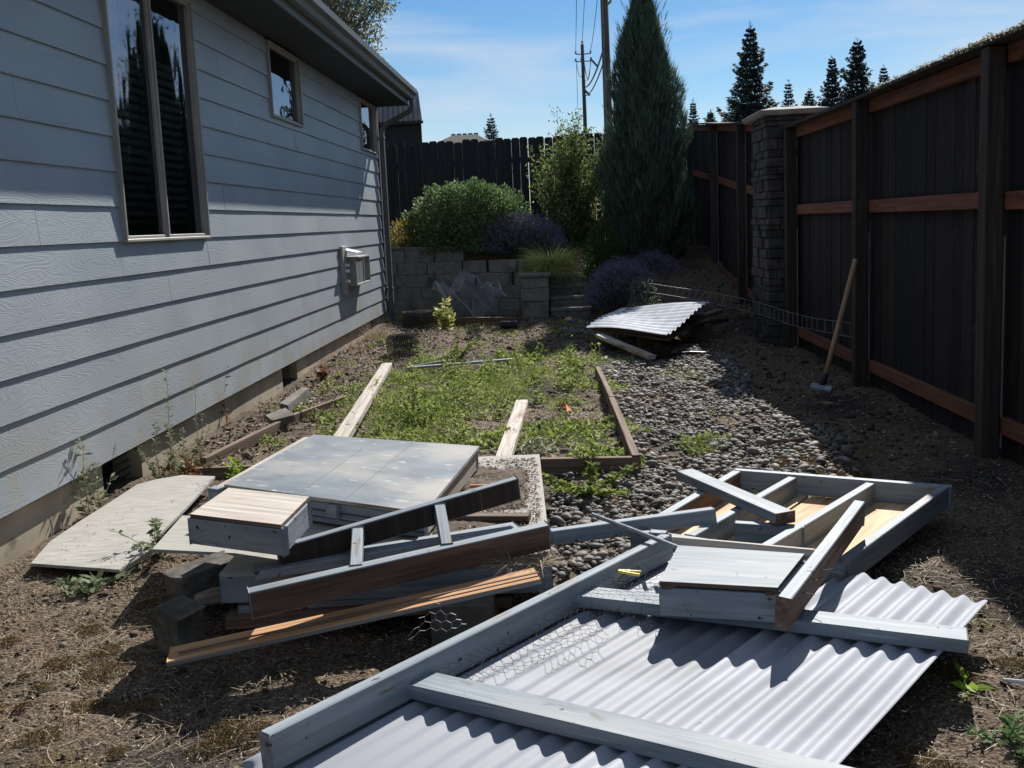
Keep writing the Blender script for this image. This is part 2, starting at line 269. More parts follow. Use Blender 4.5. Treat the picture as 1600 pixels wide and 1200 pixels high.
def beam(name, a, b, w, h, m, parent=None, side=1, roll=0., bevel=.003, mi=None, warp=.002, splinter=False):
    """timber whose top edge runs a->b, w wide to the left (side 1) or right (side -1) of the run, h deep. mi: material per face (bottom, top, start, right, end, left)"""
    a = Vector(a); b = Vector(b); u = (b - a); Ln = u.length; u.normalize(); v = Vector((0, 0, 1)).cross(u).normalized(); n = u.cross(v)
    if roll: q = Matrix.Rotation(radians(roll), 3, u); v = q @ v; n = q @ n
    y0, y1 = (0, w) if side > 0 else (-w, 0)
    nseg = max(2, int(Ln / .16)); vs = []; fs = []; mis = []; mi = mi or (0,) * 6
    ph = random.uniform(0, 6); 
    for i in range(nseg + 1):
        x = Ln * i / nseg; dz = warp * sin(ph + x * 2.1); dy = warp * sin(ph * 2 + x * 1.7)
        if i in (0, nseg): x += random.uniform(-.002, .002)
        vs += [(x, y0 + dy, -h + dz), (x, y1 + dy, -h + dz), (x, y1 + dy, dz), (x, y0 + dy, dz)]
    for i in range(nseg):
        o = 4 * i; fs += [(o, o + 1, o + 5, o + 4), (o + 3, o + 7, o + 6, o + 2), (o, o + 4, o + 7, o + 3), (o + 1, o + 2, o + 6, o + 5)]; mis += [mi[0], mi[1], mi[3], mi[5]]
    fs = [tuple(reversed(f)) for f in fs]
    fs += [(0, 1, 2, 3), tuple(4 * nseg + k for k in (3, 2, 1, 0))]; mis += [mi[2], mi[4]]
    fs = [tuple(reversed(f)) if k >= len(fs) - 2 else f for k, f in enumerate(fs)]
    B = MB(); B.v = vs; B.f = fs; B.mi = mis
    if splinter:
        for k in range(9):
            yy = random.uniform(y0, y1); zz = random.uniform(-h, 0); l = random.uniform(.02, .08); r = .004
            B.add([(Ln - .005, yy - r, zz - r), (Ln - .005, yy + r, zz - r), (Ln - .005, yy, zz + r), (Ln + l, yy + random.uniform(-.01, .01), zz + random.uniform(-.01, .01))], [(0, 1, 3), (1, 2, 3), (2, 0, 3)], splinter)
    o = B.build(name, m, parent, frame_matrix(a, u, v, n), bevel); 
    bm = bmesh.new(); bm.from_mesh(o.data); bmesh.ops.recalc_face_normals(bm, faces=bm.faces); bm.to_mesh(o.data); bm.free()
    return o
def plate(name, pts, th, m, parent=None, side_m=None, holes=None, sub=0, bend=0.):
    """thin board: pts are the top corners (3D); local x runs pts[0]->pts[1]"""
    P = [Vector(p) for p in pts]; u = (P[1] - P[0]).normalized(); n = u.cross(P[2] - P[0]).normalized()
    if n.z < 0: n = -n
    v = n.cross(u); Q = [((p - P[0]).dot(u), (p - P[0]).dot(v)) for p in P]
    ar = sum(Q[i][0] * Q[(i + 1) % len(Q)][1] - Q[(i + 1) % len(Q)][0] * Q[i][1] for i in range(len(Q)))
    if ar < 0: Q = Q[::-1]
    B = MB().poly(Q, -th, 0)
    if side_m: B.mi = [0, 0] + [1] * len(Q)
    return B.build(name, [m, side_m] if side_m else m, parent, frame_matrix(P[0], u, v, n))

# foliage helpers (all numpy)
def unit(a): return a / np.maximum(np.linalg.norm(a, axis=1, keepdims=True), 1e-9)
def leaves(c, d, ln, wd, fold=.25):
    """rhombic leaves: c centres, d directions, arrays of length and width"""
    n = len(c); d = unit(d); r = unit(np.cross(d, unit(RNG.normal(size=(n, 3))))); up = np.cross(r, d)
    ln = np.broadcast_to(ln, n)[:, None]; wd = np.broadcast_to(wd, n)[:, None]
    V = np.stack([c, c + d * ln * .5 + r * wd * .5 + up * wd * fold, c + d * ln, c + d * ln * .5 - r * wd * .5 + up * wd * fold], 1).reshape(-1, 3)
    return V, np.arange(4 * n).reshape(n, 4)
def blades(p, d, ln, wd, bend=.5, seg=3, grav=None):
    """curved tapering blades from p along d, bending outward/down"""
    n = len(p); d = unit(d); ln = np.broadcast_to(ln, n)[:, None]; wd = np.broadcast_to(wd, n)[:, None]; bend = np.broadcast_to(bend, n)[:, None]
    r = unit(np.cross(d, unit(RNG.normal(size=(n, 3))))); q = p.copy(); Vs = []; dd = d.copy(); g = np.array([0, 0, -1.]) if grav is None else grav
    for k in range(seg + 1):
        w = wd * (1 - k / seg) * .5 + .0002
        Vs += [q - r * w, q + r * w]; dd = unit(dd + g * bend / seg); q = q + dd * ln / seg
    V = np.stack(Vs, 1); m = 2 * (seg + 1); base = (np.arange(n) * m)[:, None]
    Fc = np.concatenate([base + np.array([[2 * k, 2 * k + 1, 2 * k + 3, 2 * k + 2]]) for k in range(seg)], 0)
    return V.reshape(-1, 3), Fc
def join(parts):
    V = []; Fc = []; o = 0
    for v, f in parts: V.append(v); Fc.append(f + o); o += len(v)
    return np.concatenate(V), np.concatenate(Fc)
def sph(n): return unit(RNG.normal(size=(n, 3)))
def U(a, b, n): return RNG.uniform(a, b, n)

# ------------------------------------------------------------------ ground
def sstep(a, b, x): t = np.clip((x - a) / (b - a), 0, 1); return t * t * (3 - 2 * t)
XW, XF, YC = -2.30, 2.20, 12.62       # house wall, fence line, house corner
def gh(x, y):
    x = np.asarray(x, float); y = np.asarray(y, float)
    h = .012 * np.sin(x * 3.1 + y * 1.7) + .010 * np.sin(x * 1.3 - y * 2.3 + 1) + .006 * np.sin(7.1 * x + 5.3 * y)
    h = h - .015 + .005 * np.sin(23 * x + 17 * y + 3 * np.sin(9 * x)) * np.sin(19 * y - 13 * x + 2 * np.sin(7 * y)) + .006 * np.sin(9 * x + 3 * np.sin(5 * y)) * np.sin(11 * y + 2 * np.sin(8 * x))
    h += .05 * sstep(-1.9, -2.3, x) * sstep(8, 10, y) + .03 * sstep(-1.7, -2.25, x) * sstep(4.5, 6, y)
    h += .10 * np.exp(-((x + 1.55) ** 2 / .12 + (y - 10.6) ** 2 / .3)) + .06 * np.exp(-((x + 1.2) ** 2 / .2 + (y - 11.2) ** 2 / .2))
    slope = (sstep(10.2, 15.4, y) * .80) * sstep(.45, 1.15, x)
    terr = .93 * sstep(14.05, 14.3, y) * sstep(-.35, -.5, x)
    ter2 = .72 * sstep(14.0, 14.8, y) * sstep(-.5, -.3, x)
    h += np.maximum(np.maximum(slope, terr), ter2)
    return h
gx = np.concatenate([[-400, -120, -40, -15, -8, -4], np.arange(-3, 3.001, .05), [4, 8, 15, 40, 120, 400]])
gy = np.concatenate([[-300, -60, -15, -4, -1], np.arange(.5, 17.001, .05), [19, 24, 40, 90, 200, 700]])
GX, GY = np.meshgrid(gx, gy); inside = (np.abs(GX) <= 3.001) & (GY >= .5) & (GY <= 17.01)
GZ = np.where(inside, gh(GX, GY), np.where(GY > 17.01, .6, -.02))
fx = RNG.normal(size=GX.shape) * .004 * inside
V = np.stack([GX, GY, GZ + fx], -1).reshape(-1, 3); nx = len(gx); ny = len(gy)
I = (np.arange(ny - 1)[:, None] * nx + np.arange(nx - 1)[None, :]).ravel()
g = np_mesh('ground', V, np.stack([I, I + 1, I + nx + 1, I + nx], 1), m_dirt, smooth=True); tag(g, kind='structure')

# ------------------------------------------------------------------ the house
def subtract(iv, a, b):
    out = []
    for (s, e) in iv:
        if b <= s or a >= e: out.append((s, e))
        else:
            if a > s: out.append((s, a))
            if b < e: out.append((b, e))
    return out
house = thing('house', (XW, 6, 0), 'grey clapboard house wall with three windows and a gutter, along the left side', 'house')
EXP = .181; Z0 = .205
WIN = [(4.99, 6.22, 1.285, 2.78), (7.86, 8.80, 2.24, 2.845), (11.49, 12.44, 2.24, 2.845)]
B = MB(); seamrng = random.Random(5)
fixed = {6: [4.3 - .13, ], 5: [4.95], 4: [5.55, 9.7], 3: [6.6, 10.1], 2: [8.4], 1: [5.05], 0: [5.75, ], 9: [4.1], 10: [6.9]}
for k in range(15):
    z0 = Z0 + k * EXP; z1 = z0 + EXP + .02
    if z0 > 2.80: break
    iv = [(-3., YC)]
    for (a, b, c, d) in WIN:
        if z0 < d - .01 and z1 > c + .02: iv = subtract(iv, a, b)
    cuts = list(fixed.get(k, [])) + [seamrng.uniform(6.4, 12) for _ in range(1)] + [seamrng.uniform(-1, 3)]
    for cc in cuts: iv = subtract(iv, cc - .0015, cc + .0015)
    pieces = [(s, e, min(z1, 2.86)) for s, e in iv]
    for (a, b, c, d) in WIN:
        if z0 < c - .01 and z1 > c + .02:
            p_ = [(a, b)]
            for cc in cuts: p_ = subtract(p_, cc - .0015, cc + .0015)
            pieces += [(s, e, c + .002) for s, e in p_]
    for (s, e, ztop) in pieces:
        nn = max(1, int((e - s) / .4)); ys = [s + (e - s) * i / nn for i in range(nn + 1)]
        jo = [seamrng.uniform(-.0012, .0012) for _ in ys]
        vs = []
        for y, j in zip(ys, jo): zt1 = ztop; fx_ = .014 * (zt1 - z0) / (z1 - z0); vs += [(XW + .0050 + j, y, z0), (XW + .0135 + j, y, z0 + .001), (XW + .0135 - fx_ + j * .5, y, zt1), (XW + .0055 - fx_ + j * .5, y, zt1)]
        fs = [(0, 1, 2, 3)[::-1], tuple(4 * nn + q for q in (0, 1, 2, 3))]
        for i in range(nn): fs += [(4 * i + q, 4 * i + (q + 1) % 4, 4 * (i + 1) + (q + 1) % 4, 4 * (i + 1) + q)[::-1] for q in range(4)]
        B.add(vs, [f[::-1] for f in fs])
B.build('siding', m_siding, house)
B = MB()       # sheathing behind the boards, with openings
iv = [-3.] + [v for w in WIN for v in w[:2]] + [YC]
for i in range(0, len(iv), 2): B.box((XW - .12, iv[i], .19), (XW - .014, iv[i + 1], 2.9))
for (a, b, c, d) in WIN: B.box((XW - .12, a, .19), (XW - .014, b, c)); B.box((XW - .12, a, d), (XW - .014, b, 2.9))
B.add([(XW - .12, YC, .19), (XW - 3.7, YC, .19), (XW - 3.7, YC, 4.85), (XW - .12, YC, 3.17), (XW - .12, YC - .1, .19), (XW - 3.7, YC - .1, .19), (XW - 3.7, YC - .1, 4.85), (XW - .12, YC - .1, 3.17)], [(0, 1, 2, 3), (7, 6, 5, 4), (0, 3, 7, 4), (3, 2, 6, 7)]); B.box((XW - 3, -3, 2.9), (XW - .012, YC - .11, 2.99))
B.build('wall', m_barn, house)
B = MB(); B.box((XW - .005, YC - .065, .2), (XW + .022, YC + .022, 2.86)); B.build('corner_board', m_soffit, house)
# foundation with crawl vents
vents = [(4.61, 5.06), (7.80, 8.25), (11.6, 12.05)]
ivs = [(-3., YC - .02)]
for a, b in vents: ivs = subtract(ivs, a, b)
B = MB()
for s, e in ivs: B.box((XW - .2, s, -.5), (XW - .035, e, .21))
B.build('foundation', m_found, house)
for a, b in vents:
    B = MB(); B.box((XW - .30, a - .05, -.4), (XW - .21, b + .05, .2)); B.box((XW - .2, a, -.4), (XW - .05, a + .02, .2)); 
    for k in range(1, 8): B.box((XW - .11, a + .02, -.1 + k * .04), (XW - .10, b, -.097 + k * .04))
    B.build('crawl_vent', m_black, house)
# eave
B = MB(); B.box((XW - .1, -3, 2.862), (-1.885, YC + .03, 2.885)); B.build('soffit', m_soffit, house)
B = MB(); B.box((-1.885, -3, 2.865), (-1.865, YC + .04, 3.06)); B.build('fascia', m_trim, house)
prof = [(-1.863, 2.93), (-1.80, 2.93), (-1.785, 2.97), (-1.752, 3.00), (-1.745, 3.05), (-1.757, 3.05), (-1.762, 3.008), (-1.79, 2.98), (-1.806, 2.937), (-1.855, 2.937), (-1.855, 3.05), (-1.863, 3.05)]
vs = [(x, y, z) for y in (-3., YC + .03) for (x, z) in prof]; n = len(prof)
B = MB(); B.add(vs, [tuple(range(n)), tuple(range(2 * n - 1, n - 1, -1))] + [(i, n + i, n + (i + 1) % n, (i + 1) % n) for i in range(n)])
gut = B.build('gutter', m_gut, house)
B = MB(); B.add([(x, YC + .031, z) for x, z in ((-1.863, 2.93), (-1.80, 2.93), (-1.785, 2.97), (-1.752, 3.0), (-1.745, 3.05), (-1.863, 3.05))] + [(x, YC + .035, z) for x, z in ((-1.863, 2.93), (-1.80, 2.93), (-1.785, 2.97), (-1.752, 3.0), (-1.745, 3.05), (-1.863, 3.05))],
      [(0, 1, 2, 3, 4, 5)[::-1], (6, 7, 8, 9, 10, 11)] + [(i, (i + 1) % 6, 6 + (i + 1) % 6, 6 + i) for i in range(6)]); B.build('gutter_end', m_gut, house)
B = MB(); B.add([(-1.84, -3.1, 3.055), (-1.84, YC + .1, 3.055), (-6, YC + .1, 5.0), (-6, -3.1, 5.0), (-1.84, -3.1, 3.035), (-1.84, YC + .1, 3.035), (-6, YC + .1, 4.97), (-6, -3.1, 4.97)],
      [(0, 1, 2, 3), (7, 6, 5, 4), (0, 4, 5, 1), (1, 5, 6, 2), (2, 6, 7, 3), (3, 7, 4, 0)]); B.build('roof', m_shingle, house)
# downspout with elbows
def rect_tube(path, w, h, ref):
    vs = []; fs = []
    for i, p in enumerate(path):
        p = Vector(p); d = (Vector(path[min(i + 1, len(path) - 1)]) - Vector(path[max(i - 1, 0)])).normalized(); a = Vector(ref); b = d.cross(a).normalized()
        vs += [p + a * w / 2 + b * h / 2, p + a * w / 2 - b * h / 2, p - a * w / 2 - b * h / 2, p - a * w / 2 + b * h / 2]
    for i in range(len(path) - 1): fs += [(4 * i + q, 4 * i + (q + 1) % 4, 4 * i + 4 + (q + 1) % 4, 4 * i + 4 + q) for q in range(4)]
    fs += [(3, 2, 1, 0), tuple(4 * (len(path) - 1) + q for q in range(4))]; return vs, fs
yd = YC - .05
path = [(-1.81, yd, 2.935), (-1.81, yd, 2.86), (-1.82, yd, 2.815), (-1.86, yd, 2.775), (-1.93, yd, 2.74), (-2.10, yd, 2.66), (-2.18, yd, 2.615), (-2.215, yd, 2.57), (-2.225, yd, 2.51), (-2.225, yd, 1.5), (-2.225, yd, .12), (-2.20, yd, .06), (-2.12, yd, .02)]
vs, fs = rect_tube(path, .078, .055, (0, 1, 0)); B = MB(); B.add(vs, fs); ds = B.build('downspout', m_trim, house, bevel=.006, smooth=False)
B = MB()
for z in (.5, 2.45): B = MB(); B.box((XW + .02, yd - .048, z), (-2.192, yd + .048, z + .025)); B.build('strap', m_trim, ds)
# windows
def window(a, b, c, d, kind):
    wn = thing('tmp', (XW, (a + b) / 2, c), '', ''); bpy.data.objects.remove(wn)
    Bf = MB(); fw = .017; x0, x1 = XW - .06, XW + .036
    Bf.box((x0, a, c), (x1, b, c + fw)); Bf.box((x0, a, d - fw), (x1, b, d)); Bf.box((x0, a, c + fw), (x1, a + fw, d - fw)); Bf.box((x0, b - fw, c + fw), (x1, b, d - fw))
    fr = Bf.build('window', m_frame, house, bevel=.003)
    B2 = MB(); s = .017; mid = a + (b - a) * .47
    xi0, xi1 = XW - .05, XW + .018
    def sash(p, q, r0, r1):
        B2.box((xi0, p, c + fw), (r1, q, c + fw + s)); B2.box((xi0, p, d - fw - s), (r1, q, d - fw)); B2.box((xi0, p, c + fw + s), (r1, p + s, d - fw - s)); B2.box((xi0, q - s, c + fw + s), (r1, q, d - fw - s))
    if kind == 'slider':
        sash(a + fw, mid + .015, 0, XW + .008); sash(mid + .016, b - fw, 0, XW + .02)
        panes = [(a + fw + s, mid + .015 - s), (mid + .016 + s, b - fw - s)]
    else: sash(a + fw, b - fw, 0, XW + .01); panes = [(a + fw + s, b - fw - s)]
    B2.build('sash', m_frame, fr, bevel=.002)
    for (p, q) in panes:
        B3 = MB(); B3.add([(XW - .01, p - .005, c + fw + s - .005), (XW - .01, q + .005, c + fw + s - .005), (XW - .01, q + .005, d - fw - s + .005), (XW - .01, p - .005, d - fw - s + .005)], [(0, 1, 2, 3)]); B3.build('pane', m_glass, fr)
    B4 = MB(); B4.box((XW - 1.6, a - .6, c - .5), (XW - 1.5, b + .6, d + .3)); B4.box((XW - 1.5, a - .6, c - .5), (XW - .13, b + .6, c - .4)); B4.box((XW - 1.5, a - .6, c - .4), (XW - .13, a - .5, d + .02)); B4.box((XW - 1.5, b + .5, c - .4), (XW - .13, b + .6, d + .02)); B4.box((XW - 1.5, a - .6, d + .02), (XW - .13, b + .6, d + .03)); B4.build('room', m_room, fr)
    if kind == 'slider':
        B5 = MB(); z = c + .1; 
        while z < c + 1.05:
            B5.add([(XW - .10, a + .05, z), (XW - .10, b - .05, z), (XW - .075, b - .05, z + .018), (XW - .075, a + .05, z + .018), (XW - .10, a + .05, z + .002), (XW - .10, b - .05, z + .002), (XW - .075, b - .05, z + .02), (XW - .075, a + .05, z + .02)],
                   [(0, 1, 2, 3)[::-1], (4, 5, 6, 7), (0, 1, 5, 4), (1, 2, 6, 5), (2, 3, 7, 6), (3, 0, 4, 7)]); z += .05
        B5.build('blind', m_blind, fr)
        ys = np.linspace(a + .04, mid - .08, 60); vs = []; fs = []
        for i, y in enumerate(ys):
            xx = XW - .14 + .018 * sin(y * 70) + .008 * sin(y * 33)
            vs += [(xx, y, c + .85), (xx, y, d - .03)]
            if i: fs.append((2 * i - 2, 2 * i, 2 * i + 1, 2 * i - 1))
        B6 = MB(); B6.add(vs, fs); B6.build('curtain', m_curtain, fr, smooth=True)
for w, kd in zip(WIN, ('slider', 'fixed', 'fixed')): window(*w, kd)

# vent boxes mounted on the wall
vb = thing('wall_vent', (XW, 10.4, .66), 'pale louvred vent box mounted low on the grey siding near the far corner', 'vent')
B = MB(); B.box((XW + .008, 9.98, .62), (XW + .045, 10.16, 1.13)); B.build('mounting_board', m_frame, vb, bevel=.004)
B = MB(); ya, yb, za, zb = 10.22, 10.98, .70, 1.01
B.box((XW + .01, ya, za), (XW + .13, ya + .02, zb)); B.box((XW + .01, yb - .02, za), (XW + .13, yb, zb)); B.box((XW + .01, ya + .02, za), (XW + .13, yb - .02, za + .02)); B.box((XW + .01, ya + .02, zb - .02), (XW + .13, yb - .02, zb)); B.box((XW + .01, ya + .02, za + .02), (XW + .02, yb - .02, zb - .02))
B.box((XW + .02, 10.66, za + .02), (XW + .125, 10.69, zb - .02)); B.build('vent_box', m_beige, vb, bevel=.003)
for k in range(9):
    B = MB(); y = 10.27 + k * .045; B.box((XW + .105, y, za + .022), (XW + .115, y + .028, zb - .022)); B.build('louvre', m_beige, vb)
B = MB(); B.add([(XW + .01, 10.12, 1.10), (XW + .16, 10.12, 1.06), (XW + .16, 10.42, 1.06), (XW + .01, 10.42, 1.10), (XW + .01, 10.12, 1.09), (XW + .16, 10.12, 1.05), (XW + .16, 10.42, 1.05), (XW + .01, 10.42, 1.09)],
    [(0, 1, 2, 3), (7, 6, 5, 4), (0, 4, 5, 1), (1, 5, 6, 2), (2, 6, 7, 3), (3, 7, 4, 0)]); B.build('hood', m_white, vb)
for k, z in enumerate((.93, .87, .76)):
    B = MB(); B.tube([(XW + .045, 10.08, z), (XW + .085, 10.08, z)], .018, 10); B.build('spigot', m_white, vb)

# ------------------------------------------------------------------ right-hand fence
def fence_run(name, label, x, ys_posts, y0, y1, top, base, m_b, rails=True, lowest=0., slope=0.):
    f = thing(name, (x, y0, 0), label, 'fence'); zt = lambda y: top + slope * (y - y0); zb = lambda y: base + slope * (y - y0)
    B = MB(); y = y0; rr = random.Random(3)
    while y < y1:
        w = .139; e = min(y + w, y1); gap = .0025
        j = rr.uniform(-.003, .003); za, zc = zb(y) - .25, zt(y) - .011
        B.box((x + .09 + j, y + gap, za), (x + .107 + j, e - gap, zc)); y = e
    B.build('pickets', m_b, f)
    edges = [y0] + sorted(ys_posts) + [y1]
    for zr in ((top - base) - .060, (top - base) * .635, .165 if slope == 0 else .12):
        for i in range(len(edges) - 1):
            a = Vector((x + .048, edges[i] + (.045 if i else 0), zb(edges[i]) + zr)); b = Vector((x + .048, edges[i + 1] - (.045 if i + 2 < len(edges) else 0), zb(edges[i + 1]) + zr + rr.uniform(-.008, .008)))
            if (b - a).length < .15: continue
            vs = []; 
            for p in (a, b): vs += [(p.x, p.y, p.z - .045), (p.x + .038, p.y, p.z - .045), (p.x + .038, p.y, p.z + .045), (p.x, p.y, p.z + .045)]
            Q = MB(); Q.add(vs, [(3, 2, 1, 0), (4, 5, 6, 7)] + [(q, (q + 1) % 4, 4 + (q + 1) % 4, 4 + q) for q in range(4)]); Q.build('rail', m_rail, f, bevel=.004)
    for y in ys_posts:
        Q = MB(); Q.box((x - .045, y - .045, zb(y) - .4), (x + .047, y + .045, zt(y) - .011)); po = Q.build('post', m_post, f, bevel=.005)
        Q = MB(); Q.box((x + .048, y - .058, zb(y) + .05), (x + .054, y - .050, zt(y) - (.95 if slope == 0 else .1))); Q.build('gap_light_strip', m_wire, po)  # pale strip added to imitate the bright line of light through the gap
    # cap board, sagging a little
    n = int((y1 - y0) / .25) + 1; vs = []
    for i in range(n + 1):
        y = y0 + (y1 - y0) * i / n; s = .006 * sin(y * 1.3 + 1)
        vs += [(x - .055, y, zt(y) - .010 + s), (x + .13, y, zt(y) - .010 + s), (x + .13, y, zt(y) + .012 + s), (x - .055, y, zt(y) + .012 + s)]
    Q = MB(); Q.add(vs, [(3, 2, 1, 0), tuple(4 * n + q for q in range(4))] + [(4 * i + q, 4 * i + (q + 1) % 4, 4 * i + 4 + (q + 1) % 4, 4 * i + 4 + q) for i in range(n) for q in range(4)]); Q.build('cap_board', m_post, f)
    return f, zt
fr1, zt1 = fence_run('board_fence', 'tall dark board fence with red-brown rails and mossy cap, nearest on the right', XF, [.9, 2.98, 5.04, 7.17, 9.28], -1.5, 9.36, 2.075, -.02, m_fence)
# moss growing along the cap
n = 16000; yy = U(2.2, 6.8, n); keep = RNG.random(n) < np.clip((7.0 - yy) / 3, .05, 1) * (.35 + .65 * (np.sin(yy * 11) * np.sin(yy * 27 + 1) > -.2)); yy = yy[keep]; n = len(yy)
lump_ = .008 + .022 * np.clip(np.sin(yy * 9 + 1) * np.sin(yy * 23) + .3 * np.sin(yy * 61), 0, 1); ph_ = RNG.random(n); xx = XF - .062 + .17 * ph_ ** 2.2
c = np.stack([xx, yy, 2.084 + .006 * np.sin((yy) * 1.3 + 1) + lump_ * RNG.random(n) * np.clip(1.6 - ph_, 0, 1) - .016 * (ph_ < .06)], 1)
Va, Fa = leaves(c, np.stack([RNG.normal(size=n) - .3, RNG.normal(size=n), .8 * np.ones(n)], 1), U(.006, .014, n), .007)
np_mesh('moss', Va, Fa, mat('cap moss', None, island=[(0, (.10, .10, .055)), (.5, (.25, .23, .15)), (1, (.60, .57, .45))], bump=0, rnd=0, transl=.5), fr1)
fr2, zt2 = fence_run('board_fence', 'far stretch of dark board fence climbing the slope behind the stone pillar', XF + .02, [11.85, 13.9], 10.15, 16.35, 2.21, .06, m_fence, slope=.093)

# stone pillar
pil = thing('stone_pillar', (2.26, 9.78, 0), 'square dark stone-veneer pillar with a slab cap between two fence stretches', 'pillar')
B = MB(); px0, px1, py0, py1 = 2.02, 2.48, 9.42, 10.10; z = -.35; rr = random.Random(9)
B.box((px0 + .03, py0 + .03, -.3), (px1 - .03, py1 - .03, 2.2))
while z < 2.18:
    h = rr.choice([.05, .07, .09, .11]); h = min(h, 2.2 - z)
    for (ax, a0, a1) in (('y', px0, px1), ('x', py0, py1)):
        t = a0
        while t < a1 - .01:
            w = min(rr.uniform(.08, .22), a1 - t); w = a1 - t if a1 - t - w < .05 else w; pr = rr.uniform(-.004, .028)
            if ax == 'y': B.box((t + .003, py0 - pr, z + .003), (t + w - .003, py0 + .04, z + h - .003))
            else: B.box((px0 - pr, t + .003, z + .003), (px0 + .04, t + w - .003, z + h - .003))
            t += w
    z += h
B.build('shaft', m_stone, pil, bevel=.006)
B = MB(); B.add([(1.95, 9.33, 2.20), (2.56, 9.33, 2.20), (2.56, 10.2, 2.20), (1.95, 10.2, 2.20), (1.93, 9.31, 2.245), (2.58, 9.31, 2.245), (2.58, 10.22, 2.245), (1.93, 10.22, 2.245), (2.1, 9.5, 2.285), (2.4, 9.5, 2.285), (2.4, 10.0, 2.285), (2.1, 10.0, 2.285)],
    [(3, 2, 1, 0), (0, 1, 5, 4), (1, 2, 6, 5), (2, 3, 7, 6), (3, 0, 4, 7), (4, 5, 9, 8), (5, 6, 10, 9), (6, 7, 11, 10), (7, 4, 8, 11), (8, 9, 10, 11)]); B.build('cap', m_cap, pil, bevel=.006)

# back fence: dog-eared pickets, seen against the light
bf = thing('board_fence', (-.5, 16.4, .9), 'blackish dog-eared picket fence closing the yard at the back', 'fence')
B = MB(); x = -6.; rr = random.Random(4)
while x < 2.35:
    w = .138; tz = 2.715 + rr.uniform(-.025, .025) + .006 * x; jx = rr.uniform(0, .0015) if rr.random() < .85 else .005; y = 16.4 + rr.uniform(-.004, .004); x0, x1 = x + .0003, x + w - .0003 - jx * .6; c = .026
    o = [(x0, .5), (x1, .5), (x1, tz - c), (x1 - c, tz), (x0 + c, tz), (x0, tz - c)]; tl = rr.uniform(-.0015, .0015)
    vs = [(px + tl * pz, y, pz) for px, pz in o] + [(px + tl * pz, y + .018, pz) for px, pz in o]
    B.add(vs, [(0, 1, 2, 3, 4, 5), (11, 10, 9, 8, 7, 6)] + [((i + 1) % 6, i, 6 + i, 6 + (i + 1) % 6) for i in range(6)]); x += w + rr.choice([.0002, .0002, .0008, .003])
B.build('pickets', m_bfence, bf)
for z in (1.15, 2.3):
    Q = MB(); Q.box((-6, 16.425, z), (2.3, 16.46, z + .09)); Q.build('rail', m_bfence, bf)

# ------------------------------------------------------------------ retaining wall of concrete blocks, steps, terrace
rw = thing('retaining_wall', (-1.3, 14.0, 0), 'curved low retaining wall of grey concrete blocks holding the planted terrace', 'retaining wall')
def course_path(s):      # centre line of the front face: straight, then curving toward the camera
    pts = [(-3.4, 14.02), (-1.6, 14.02), (-1.0, 13.92), (-.7, 13.72), (-.52, 13.45), (-.45, 13.2)]
    L = [0]; 
    for a, b in zip(pts, pts[1:]): L.append(L[-1] + math.dist(a, b))
    s = max(0, min(s, L[-1] - 1e-6))
    for i in range(len(L) - 1):
        if s <= L[i + 1]: t = (s - L[i]) / (L[i + 1] - L[i]); return pts[i][0] + (pts[i + 1][0] - pts[i][0]) * t, pts[i][1] + (pts[i + 1][1] - pts[i][1]) * t
TOT = 3.4 - 1.6 + 0.608 + .36 + .325 + .26; B = MB(); rr = random.Random(2); CH = .182
for k in range(6):
    z0 = -.135 + CH * k; s = -rr.uniform(0, .3); lim = TOT - (0 if k < 4 else (.35 if k < 5 else 1.35))
    while s < lim - .05:
        w = rr.choice([.36, .44, .52, .60]); a = course_path(s); b = course_path(min(s + w, lim)); dx, dy = b[0] - a[0], b[1] - a[1]; l = math.hypot(dx, dy)
        if l > .04:
            ux, uy = dx / l, dy / l; nx_, ny_ = -uy, ux; g_ = .003; off = rr.uniform(-.004, .004) - .018 * k * -1
            p = lambda t, d: (a[0] + ux * t + nx_ * (d + off), a[1] + uy * t + ny_ * (d + off))
            q = [p(g_, 0), p(l - g_, 0), p(l - g_, .2), p(g_, .2)]; B.poly(q, z0 + .002, z0 + CH - .001)
        s += w
B.build('blocks', m_block, rw, bevel=.006)
B = MB(); B.box((-3.4, 14.12, .955), (-1.45, 14.36, 1.005)); B.build('coping', m_block, rw, bevel=.006)
B = MB(); B.box((-.52, 13.06, -.1), (-.16, 13.42, .22)); B.box((-.53, 13.05, .224), (-.15, 13.43, .40)); B.box((-.52, 13.06, .404), (-.15, 13.42, .55)); B.build('end_pier', m_block, rw, bevel=.01)
B = MB(); B.box((-.56, 13.02, .553), (-.12, 13.44, .605)); B.build('pier_cap', m_block, rw, bevel=.01)
st = thing('garden_steps', (.1, 13.3, 0), 'short flight of grey block steps rising between the pier and the dark lavender', 'steps')
for k, (y, z) in enumerate(((13.2, .105), (13.5, .245), (13.8, .385), (14.1, .525))):
    B = MB(); B.box((-.14, y, -.15), (.42, y + .36, z - .048)); sp_ = B.build('step', m_block, st, bevel=.008); B = MB(); B.box((-.145, y - .015, z - .045), (.425, y + .37, z)); B.build('tread', m_cap, sp_, bevel=.008)  # treads get a paler material, standing in for sunlight on their tops

